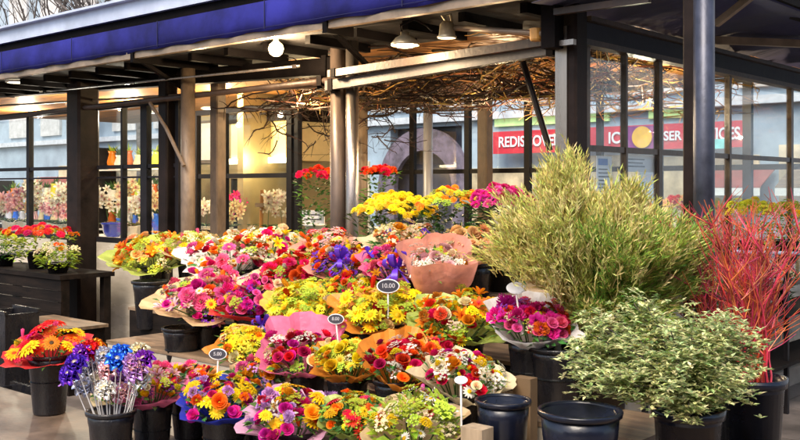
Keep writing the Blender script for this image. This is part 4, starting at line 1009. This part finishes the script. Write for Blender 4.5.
potted(58, 254, 4.5, 44, [(Ca,'orange','red',1,.8),(Cl,'cream','lime',3,1)], 'cream and orange foliage plant on the right end of the dark box', 58, 18, 'limeleaf', z0=.842, size=.07, leaves=200)
# planter box left
ta, tb = T(-30,4.4), T(62,4.4)
o = thing('planter_bench', 'dark wooden bench box under the plants at the far left', 'bench', ((ta+tb)/2, 4.6, 0), True)
b = MB(); b.box((ta,4.38,.80),(tb,4.92,.84)); b.build('top_board', M['darkwood'], o)
b = MB()
for i in range(5): b.box((ta+.02, 4.40+.004*(i%2), .30+.1*i), (tb-.02, 4.42, .395+.1*i))
b.build('front_slats', M['darkwood'], o)
for x in (ta+.06, tb-.06):
    for y in (4.45, 4.86):
        b = MB(); b.box((x-.035,y-.035,0),(x+.035,y+.035,.798)); b.build('leg', M['darkwood'], o)
ta, tb = T(14,3.9), T(68,3.9)
o = thing('low_shelf', 'low shelf with pale tan front edge behind the gerbera bucket', 'shelf', ((ta+tb)/2, 3.9, 0), True)
zz = ks(40, 325, 3.9)[2]
b = MB(); b.box((ta,3.9,zz-.012),(tb,4.25,zz+.012)); b.build('shelf_board', M['tanboard'], o)
for x in (ta+.04, tb-.04):
    b = MB(); b.box((x-.02,3.92,0),(x+.02,4.23,zz-.013)); b.build('side_board', M['darkwood'], o)
b = MB(); b.box((ta+.06,4.2,0),(tb-.06,4.225,zz-.013)); b.build('back_board', M['darkwood'], o)
# dark crate and sacks bottom left
for (px, py, s, w, h, lab) in [(8, 372, 3.2, .42, .30, 'black plastic crate on the ledge left of the gerbera bucket'), (10, 345, 3.75, .4, .42, 'dark crate behind the gerberas at the left edge')]:
    p = ks(px, 188, s); o = thing('crate', lab, 'crate', (p[0], p[1], .287 if s < 3.5 else 0), True, 'dark crates at the left edge')
    z0 = .002 if s > 3.5 else .0
    zb0 = 0.0; b = MB(); x, y = p[0], p[1]
    b.box((x-w/2,y-.14,zb0),(x+w/2,y-.125,h+.2)); b.box((x-w/2,y+.125,zb0),(x+w/2,y+.14,h+.2)); b.box((x-w/2,y-.124,zb0),(x-w/2+.015,y+.124,h+.2)); b.box((x+w/2-.015,y-.124,zb0),(x+w/2,y+.124,h+.2)); b.box((x-w/2+.016,y-.124,zb0),(x+w/2-.016,y+.124,zb0+.02))
    b.build('shell', M['plastic'], o)
    b = MB(); b.box((x-w/2-.01,y-.15,h+.2),(x+w/2+.01,y-.125,h+.225)); b.box((x-w/2-.01,y+.125,h+.2),(x+w/2+.01,y+.15,h+.225)); b.build('rim', M['plastic'], o)
    o.location.z = 0

# foil pinwheel picks
def foil_picks():
    base = wp(111, 440, 4.72); base.z = .2
    bucket(tuple(base), .115, .33, 'black bucket holding the foil flower picks')
    cols = ['violet','purple','silver','blue','lilac','white','palepink','silver','purple','red','palepink','lilac','white','violet','blue','purple','silver','palepink','white','lilac','cream','silver','orange']
    rr = random.Random(77)
    pos = [(70,377),(84,356),(92,372),(124,356),(135,366),(98,382),(112,372),(104,358),(126,374),(90,352),(138,370),(118,384),(140,380),(76,366),(118,362),(144,362),(134,390),(122,394),(106,392),(140,374),(140,354),(84,388),(96,350)]
    for i, ((px, py), c) in enumerate(zip(pos, cols)):
        H = wp(px+rr.uniform(-2,2), py, 4.72+rr.uniform(-.12,.14)) - base
        o = local('foil_flower_pick', f'shiny {c} foil flower on a thin stick in the front left bucket', 'foil flower', base, 'foil flower picks in the front left bucket')
        m = mat('foil_'+c, COL[c], .22, .75, .15, 8)
        b = MB()
        for rg in range(3):
            for k in range(8): petal(b, 2*PI*(k+rg*.4)/8, .004, .058-.013*rg, .040, .012*rg-.012, .016*rg+.004, .022, n=4, cup=.5)
        mtx = align((rr.uniform(-.5,.5), -.8, .8), rr.random()*6, 1.0)
        b.v = [tuple(mtx @ Vector(v) + H) for v in b.v]
        b.build('foil_bloom', m, o, smooth=True)
        b = MB(); b.lathe([(.0,.0),(.016,.006),(.018,.014),(.012,.028),(0,.032)], n=10); b.v = [tuple(mtx @ (Vector(v)+Vector((0,0,.01))) + H) for v in b.v]; b.build('bead', M['brass'], o, smooth=True)
        b = MB(); b.tube([(H.x*.3+rr.uniform(-.02,.02), rr.uniform(-.04,.04), .2), H], .0026, 5); b.build('stick', mat('white_stick',(.7,.68,.66),.35), o)
foil_picks()
bouquet(122, 389, 2.95, 60, [(Cl,'palepink','lime',2,1),(Cl,'lilac','pink',2,1),(Da,'white','yellow',2,.8),(Bu,'purple','violet',1,1)], 'cream', 'small pale pink and lilac filler bunch behind the foil picks', 38, 22, buck=False)
# the gold streak of yellow tulips leaning over the pink lily bouquet is inside that bouquet

# violet paper ruffles
def ruffle(px, py, s, r, col, label, seed):
    P = ps(px, py, s); o = local('ribbon_bow', label, 'ribbon bow', P); rr = random.Random(seed)
    m = mat('satin_'+col, COL[col], .35, 0, .15, 6, trans=.15)
    b = MB()
    for k in range(7):
        a = k*.9+rr.random()*.3; d = Vector((math.cos(a), -.4+.3*math.sin(2*a), .55*math.sin(a)+.3)).normalized()
        w = r*.42; vs = []
        for i in range(9):
            th = PI*i/8; pr = d*(r*math.sin(th)) ; lift = Vector((0,0,r*.28*math.sin(2*th)))
            sd = d.cross(Vector((0,.3,1))).normalized()*w/2*(.4+.6*math.sin(th))
            vs += [pr+lift-sd, pr+lift+sd]
        b.add(vs, [(2*i,2*i+1,2*i+3,2*i+2) for i in range(8)])
    b.build('loops', m, o, smooth=True)
    b = MB(); b.lathe([(0,-r*.15),(r*.16,-r*.1),(r*.18,0),(r*.12,r*.12),(0,r*.15)], n=10); b.build('knot', m, o, smooth=True)
    b = MB()
    for sg in (-1,1):
        b.add([(0,-.01,0),(r*.1,-.01,0),(sg*r*.8,-.04,-r*.9),(sg*r*.8-r*.18,-.04,-r*.85)], [(0,1,2,3)])
    b.build('tails', m, o)
ruffle(397, 268, 3.90, .09, 'violet', 'vivid blue violet ribbon bow above the yellow bouquets', 1)
ruffle(340, 259, 3.98, .07, 'violet', 'muted violet ribbon bow right of the red carnations', 2)
ruffle(262, 325, 3.40, .06, 'violet', 'violet ribbon bow at the back of the yellow bouquet', 3)
ruffle(70, 376, 2.80, .055, 'purple', 'small purple ribbon bow on the left of the foil picks', 4)

# price ovals
def price(px, py, s, w, label, txt, foot, face='slate', bent=0):
    P = ps(px, py, s); o = local('price_tag', label, 'price tag', P, 'oval price tags on sticks')
    b = MB(); b.lathe([(0,0),(w*.5,0),(w*.5,.004),(0,.004)], n=32, mtx=Matrix.Rotation(PI/2,4,'X') @ Matrix.Scale(.62,4,(0,1,0))); b.build('rim_plate', M['paperwhite'], o)
    b = MB(); b.lathe([(0,0.0045),(w*.455,0.0045),(w*.455,.0065),(0,.0065)], n=32, mtx=Matrix.Rotation(PI/2,4,'X') @ Matrix.Scale(.58,4,(0,1,0))); b.build('face', M[face], o)
    if txt:
        x = text(txt, o, (0,-.0075,0), w*.27, M['tagink'], 'price_lettering'); x.location = (0,-.0085,0); x.scale = (1,1,.3)
    b = MB(); b.tube([(0,.006,-w*.2), (bent*.4,.006,-foot*.5), (bent,.012,-foot)], .0042, 8); b.build('stick', mat('tag_stick',(.75,.7,.66),.4), o)
    o.rotation_euler = (math.radians(-10), 0, math.radians(R.uniform(-14,14)))
price(218, 354, 2.95, .088, 'oval slate price tag on a white stick above the blue paper bouquet', '5.00', .22)
price(336, 319, 3.38, .082, 'oval slate price tag between the lime bouquet and the pink paper', '8.00', .2, bent=.03)
price(388, 286, 3.62, .115, 'pale grey oval price tag just below the blue violet ribbon', '10.00', .16)
price(516, 288, 3.55, .085, 'blank white tag on a thin stick above the magenta carnations', '', .2, 'paperwhite', bent=.03)
price(461, 380, 3.0, .052, 'white tag with magenta stick over the cream paper bouquet', '', .2, 'paperwhite')
# small cards of white paper near back
o = thing('card_sign', 'small white card sign standing by the back counter below the red geranium', 'sign', ks(312, 218, 5.9), True)
a, c = ks(302, 210, 5.9), ks(324, 226, 5.9)
b = MB(); b.box((a[0],5.9,c[2]),(c[0],5.91,a[2])); b.build('card', M['paperwhite'], o)
b = MB(); b.box((a[0]+.03,5.897,c[2]+.05),(c[0]-.03,5.899,c[2]+.06)); b.box((a[0]+.03,5.897,c[2]+.09),(c[0]-.05,5.899,c[2]+.10)); b.build('printed_lines', M['ink'], o)

# ------------------------------------------------------------------ orchids and pots inside
def orchid(px, py, s, zt, col, label, seed, nb=18, spread=.16):
    P = ps(px, py, s); rr = random.Random(seed); base = Vector((P.x, P.y, zt)); H = P.z - zt
    o = local('orchid', label, 'orchid', base, 'orchids inside the kiosk')
    pot_part(o, .06, .11, M['white'])
    b = MB(); tip = Vector((spread*rr.choice((-1,1)), -.05, H)); pts = []
    for k in range(9):
        f = k/8; pts.append(Vector((tip.x*f**2.2, -.05*f, .1+(H-.1)*math.sin(f*PI/2*.95))))
    b.tube(pts, .004, 5, .002); b.build('stem', M['stem'], o)
    b = MB()
    for k in range(6):
        a = k*1.05; b.leaf((0,0,.1), (math.cos(a),math.sin(a),.35), (0,0,1), .17, .05)
    b.build('leaves', M['darkleaf'], o)
    for k in range(nb):
        p = pts[rr.randrange(4,9)] + Vector((rr.uniform(-.09,.09), rr.uniform(-.06,.02), rr.uniform(-.07,.06)))
        link('blossom', flower_mesh('daisy' if False else 'lily', col, 'magenta'), o, align((rr.uniform(-.4,.4),-1,.25), rr.random()*6, .062*rr.uniform(.8,1.15), p))
for i, (px, py, col, pos) in enumerate([(12,192,'palepink','first'),(28,184,'white','second'),(44,186,'white','third'),(58,190,'white','fourth'),(68,196,'palepink','fifth')]):
    orchid(px, py, 5.95+.1*(i%3), 1.062, col, f'{"pale pink" if col=="palepink" else "white"} orchid, {pos} from the left behind the far left glass', 60+i, 14)
for i, (px, py) in enumerate([(6,202),(20,200),(36,200),(50,202),(64,206),(-4,186)]):
    orchid(px, py, 6.2, 1.062, ['white','palepink','cream'][i%3], f'low {["white","pink","cream"][i%3]} orchid in the second line behind the far left glass, at {["the left edge","the second place","the third place","the fourth place","the column side","the very end"][i]}', 160+i, 16)
orchid(120, 186, 6.2, 1.082, 'cream', 'tall cream orchid above the blue pot', 170)
orchid(140, 200, 6.15, 1.082, 'cream', 'low cream orchid beside the dark jamb', 171)
orchid(108, 190, 5.9, 1.082, 'white', 'white orchid behind the glass next to the wide column', 70)
orchid(132, 196, 5.95, 1.082, 'white', 'white orchid behind the glass right of the blue pot', 71)
orchid(246, 199, 7.0, 1.062, 'magenta', 'purple orchid on the counter below the yellow hood', 72, 7, .1)
orchid(268, 196, 7.0, 1.062, 'white', 'white orchid on the counter right of the purple orchid', 73, 12, .1)
orchid(282, 198, 7.05, 1.062, 'white', 'white orchid at the right end of the hood counter', 74, 12, .1)
orchid(206, 205, 6.8, 1.062, 'white', 'white orchid between the two tan posts', 75, 14, .1)
orchid(228, 208, 6.75, 1.062, 'cream', 'cream orchid just right of the narrow tan post', 76, 12, .1)
P = ps(113, 229, 5.75); P.z = 1.081
o = local('glazed_pot', 'cobalt blue glazed pot behind the glass right of the wide column', 'pot', P)
b = MB(); b.lathe([(0,0),(.07,0),(.10,.05),(.115,.13),(.125,.135),(.125,.15),(.11,.15),(.1,.1),(0,.1)], n=28); b.build('body', M['ceramicblue'], o, smooth=True)
b = MB(); b.lathe([(.1,.12),(0,.125)], n=20); b.build('soil', M['soil'], o)
# shelving with stock inside
ORD = ['', 'first','second','third','fourth','fifth','sixth','seventh','eighth','ninth','tenth','eleventh','twelfth','thirteenth','fourteenth','fifteenth','sixteenth','seventeenth','eighteenth']
def stock_shelf(label, t0, t1, s, zs, seed, words_):
    o = thing('stock_shelf', label, 'shelf', ((t0+t1)/2, s, .14), True)
    for z in zs:
        b = MB(); b.box((t0,s,z-.02),(t1,s+.3,z)); b.build('shelf_board', M['white'], o)
    for t in (t0, t1):
        b = MB(); b.box((t-.02,s,.14),(t+.02,s+.3,zs[-1]+.3)); b.build('upright', M['frame'], o)
    rr = random.Random(seed); cols = ['white','cream','palepink','lime','blue','orange','lemon','silver','rust']; i = 0
    nice = dict(white='white', cream='cream', palepink='pale pink', lime='lime green', blue='blue', orange='orange', lemon='lemon yellow', silver='silver', rust='rust brown')
    for zi, z in enumerate(zs):
        t = t0+.12; j = 0
        while t < t1-.1:
            r_ = rr.uniform(.05,.085); h_ = rr.uniform(.12,.26); c = rr.choice(cols); j += 1
            q = thing('vase', f'{nice[c]} {"tall" if h_>.19 else "short"} vase, {ORD[j]} from left, {["lowest","second","third","top"][zi]} board, {words_} shelf', 'vase', (t+r_, s+.13, z+.001), True, 'vases on the shelves inside')
            b = MB(); b.lathe([(0,z+.001),(r_*.7,z+.001),(r_,z+h_*.4),(r_*.6,z+h_*.85),(r_*.8,z+h_),(r_*.7,z+h_),(r_*.5,z+h_*.8),(0,z+h_*.5)], (t+r_, s+.13, 0), 14)
            b.build('body', mat('glaze_'+c, COL[c], .25), q, smooth=True)
            b = MB()
            for e in range(16):
                b.leaf((t+r_, s+.13, z+h_*.8), (rr.uniform(-1,1), rr.uniform(-1,1), 1.3), (0,0,1), rr.uniform(.08,.2), .03)
            b.build('sprigs', M[rr.choice(['leaf','limeleaf','darkleaf'])], q)
            t += 2*r_ + rr.uniform(.03,.1)
stock_shelf('white shelf unit of vases behind the glass right of the wide column', T(96,7.2), T(176,7.2), 7.2, [1.05,1.45,1.85], 5, 'right hand')
stock_shelf('white shelf unit of vases behind the far left glass', T(-4,7.4), T(68,7.4), 7.4, [1.05,1.42], 6, 'far left')
stock_shelf('white shelf unit of vases on the yellow wall below the hood', T(232,7.9), T(290,7.9), 7.9, [1.08,1.42], 8, 'yellow room')
# wooden stick trellis in the yellow room
o = thing('plant_stake', 'orange brown wooden stake standing on the counter below the hood', 'stake', ks(262, 225, 6.9), True)
b = MB(); b.tube([ks(261,232,6.9), ks(262,190,6.9)], .02, 8); b.build('rod', M['orangeceil'], o)
b = MB(); b.box((ks(258,0,6.9)[0],6.86,ks(262,207,6.9)[2]),(ks(266,0,6.9)[0],6.875,ks(262,203,6.9)[2])); b.build('tie', M['tanboard'], o)

# plants inside / along right wall
for i, (px, py, s, w, rec, lab) in enumerate([
    (752, 212, 6.9, 50, [(Mm,'lemon','yellow',2,1),(Cl,'lemon','lime',2,1)], 'yellow chrysanthemum pot behind the right glass'),
    (786, 214, 7.2, 44, [(Mm,'yellow','yellow',2,1),(Cl,'lime','lemon',2,1)], 'golden yellow pot plant behind the glass at the right edge'),
    (640, 215, 6.3, 50, [(Li,'orange','yellow',2,1),(Cl,'cream','lime',2,1)], 'orange and cream plant behind the feathery shrub'),
    (676, 208, 6.6, 40, [(Ca,'red','red',2,1),(Cl,'peach','lime',2,1)], 'red flowering pot left of the steel post behind glass')]):
    potted(px, py, s, w, rec, lab, 80+i, 26, 'limeleaf', z0=1.052, size=.08, leaves=150)

# shelving outside right wing
o = thing('metal_rack', 'low steel rack along the foot of the right glass wall', 'rack', (-2.6, 6.4, 0), True)
b = MB(); b.tube([kt(735,252,-2.55), kt(830,254,-2.55)], .014, 8); b.build('top_rail', M['gutter'], o, smooth=True)
zz = kt(760,252,-2.55)[2]
for z in (.35, .7):
    b = MB(); b.box((-2.84, 5.4, z), (-2.5, 8.6, z+.025)); b.build('shelf', M['darkwood'], o)
for y in (5.45, 7.0, 8.55):
    for x in (-2.84, -2.55):
        b = MB(); b.box((x-.015,y-.015,0),(x+.015,y+.015,zz)); b.build('leg', M['frame'], o)
for i, (y, z, rec, lab) in enumerate([(5.9,.726,[(Cl,'lime','lemon',2,1)],'leafy lime plant on the steel rack nearest the post'),(6.5,.726,[(Ca,'red','red',1,1)],'small red plant in the middle of the steel rack'),(7.2,.726,[(Cl,'cream','lime',2,1)],'cream leafed plant at the far end of the steel rack')]):
    W = k2w((-2.67, y, z+.26)); px = 400+977*W.x/W.y; py = 188+977*(CAMZ-W.z)/W.y
    potted(px, py, y, 28, rec, lab, 90+i, 12, 'darkleaf', z0=z, size=.07, leaves=120)
# low tables / wooden box foot right bottom
o = thing('wooden_bench', 'pale wooden bench leg and plank showing between the front pots', 'bench', (-2.9, 3.2, 0), True)
b = MB(); b.box((T(470,3.0),2.98,.262),(T(860,3.0),3.9,.278)); b.build('plank', M['tanboard'], o)
b = MB(); b.box((T(480,3.05),3.02,0),(T(480,3.05)+.09,3.1,.26)); b.box((T(780,3.05),3.02,0),(T(780,3.05)+.09,3.1,.26)); b.build('leg', M['tanboard'], o)
p = ks(477, 410, 2.95)
o = thing('wood_block', 'pale upright wood block left of the empty black bucket', 'block', (p[0],p[1],.28), True)
b = MB(); b.cbox((p[0]-.05,p[1]-.04,.286),(p[0]+.05,p[1]+.04,.70),.004); b.build('block', mat('pale_wood',(.42,.31,.2),.5,0,.2,4,.2,30,stretch=(4,4,.6)), o)
b = MB(); b.box((p[0]-.045,p[1]-.044,.6),(p[0]+.045,p[1]-.041,.61)); b.build('groove', M['darkwood'], o)
p = ks(525, 340, 3.44)
o = thing('wood_block', 'tan upright wood prop in the dark gap under the magenta bouquet', 'block', (p[0],p[1],.44), True)
b = MB(); b.cbox((p[0]-.045,p[1]-.03,.442),(p[0]+.045,p[1]+.03,.80),.004); b.build('block', mat('old_brown_wood',(.16,.10,.05),.6), o)
b = MB(); b.box((p[0]-.04,p[1]-.034,.7),(p[0]+.04,p[1]-.031,.71)); b.build('groove', M['darkwood'], o)

# ------------------------------------------------------------------ world, sun, camera
w = bpy.data.worlds.new('World'); sc.world = w; w.use_nodes = True
N, L = w.node_tree.nodes, w.node_tree.links
sky = N.new('ShaderNodeTexSky'); sky.sky_type = 'NISHITA'; sky.sun_disc = False
EL, AZ = math.radians(48), math.radians(205)      # azimuth clockwise from +Y
sky.sun_elevation = EL; sky.sun_rotation = AZ; sky.air_density = 1.0; sky.dust_density = 3.0
L.new(sky.outputs[0], N['Background'].inputs['Color']); N['Background'].inputs['Strength'].default_value = .125
sl = bpy.data.lights.new('sun', 'SUN'); sl.energy = 1.5; sl.angle = math.radians(30); sl.color = (1,.89,.74)
so = bpy.data.objects.new('sun', sl); C.objects.link(so)
d = Vector((math.sin(AZ)*math.cos(EL), math.cos(AZ)*math.cos(EL), math.sin(EL)))
so.rotation_euler = d.to_track_quat('Z', 'Y').to_euler()
cam = bpy.data.cameras.new('camera'); co = bpy.data.objects.new('camera', cam); C.objects.link(co)
co.location = (0,0,CAMZ); co.rotation_euler = (PI/2,0,0); cam.sensor_width = 36; cam.lens = 36*F
cam.shift_y = -32/800; cam.clip_end = 300; cam.clip_start = .05
sc.camera = co
sc.view_settings.view_transform = 'Standard'; sc.view_settings.look = 'None'; sc.view_settings.gamma = 1
sc.view_settings.exposure = 1.3
sc.cycles.use_denoising = True
sc.cycles.max_bounces = 7; sc.cycles.transparent_max_bounces = 16; sc.cycles.sample_clamp_indirect = 6
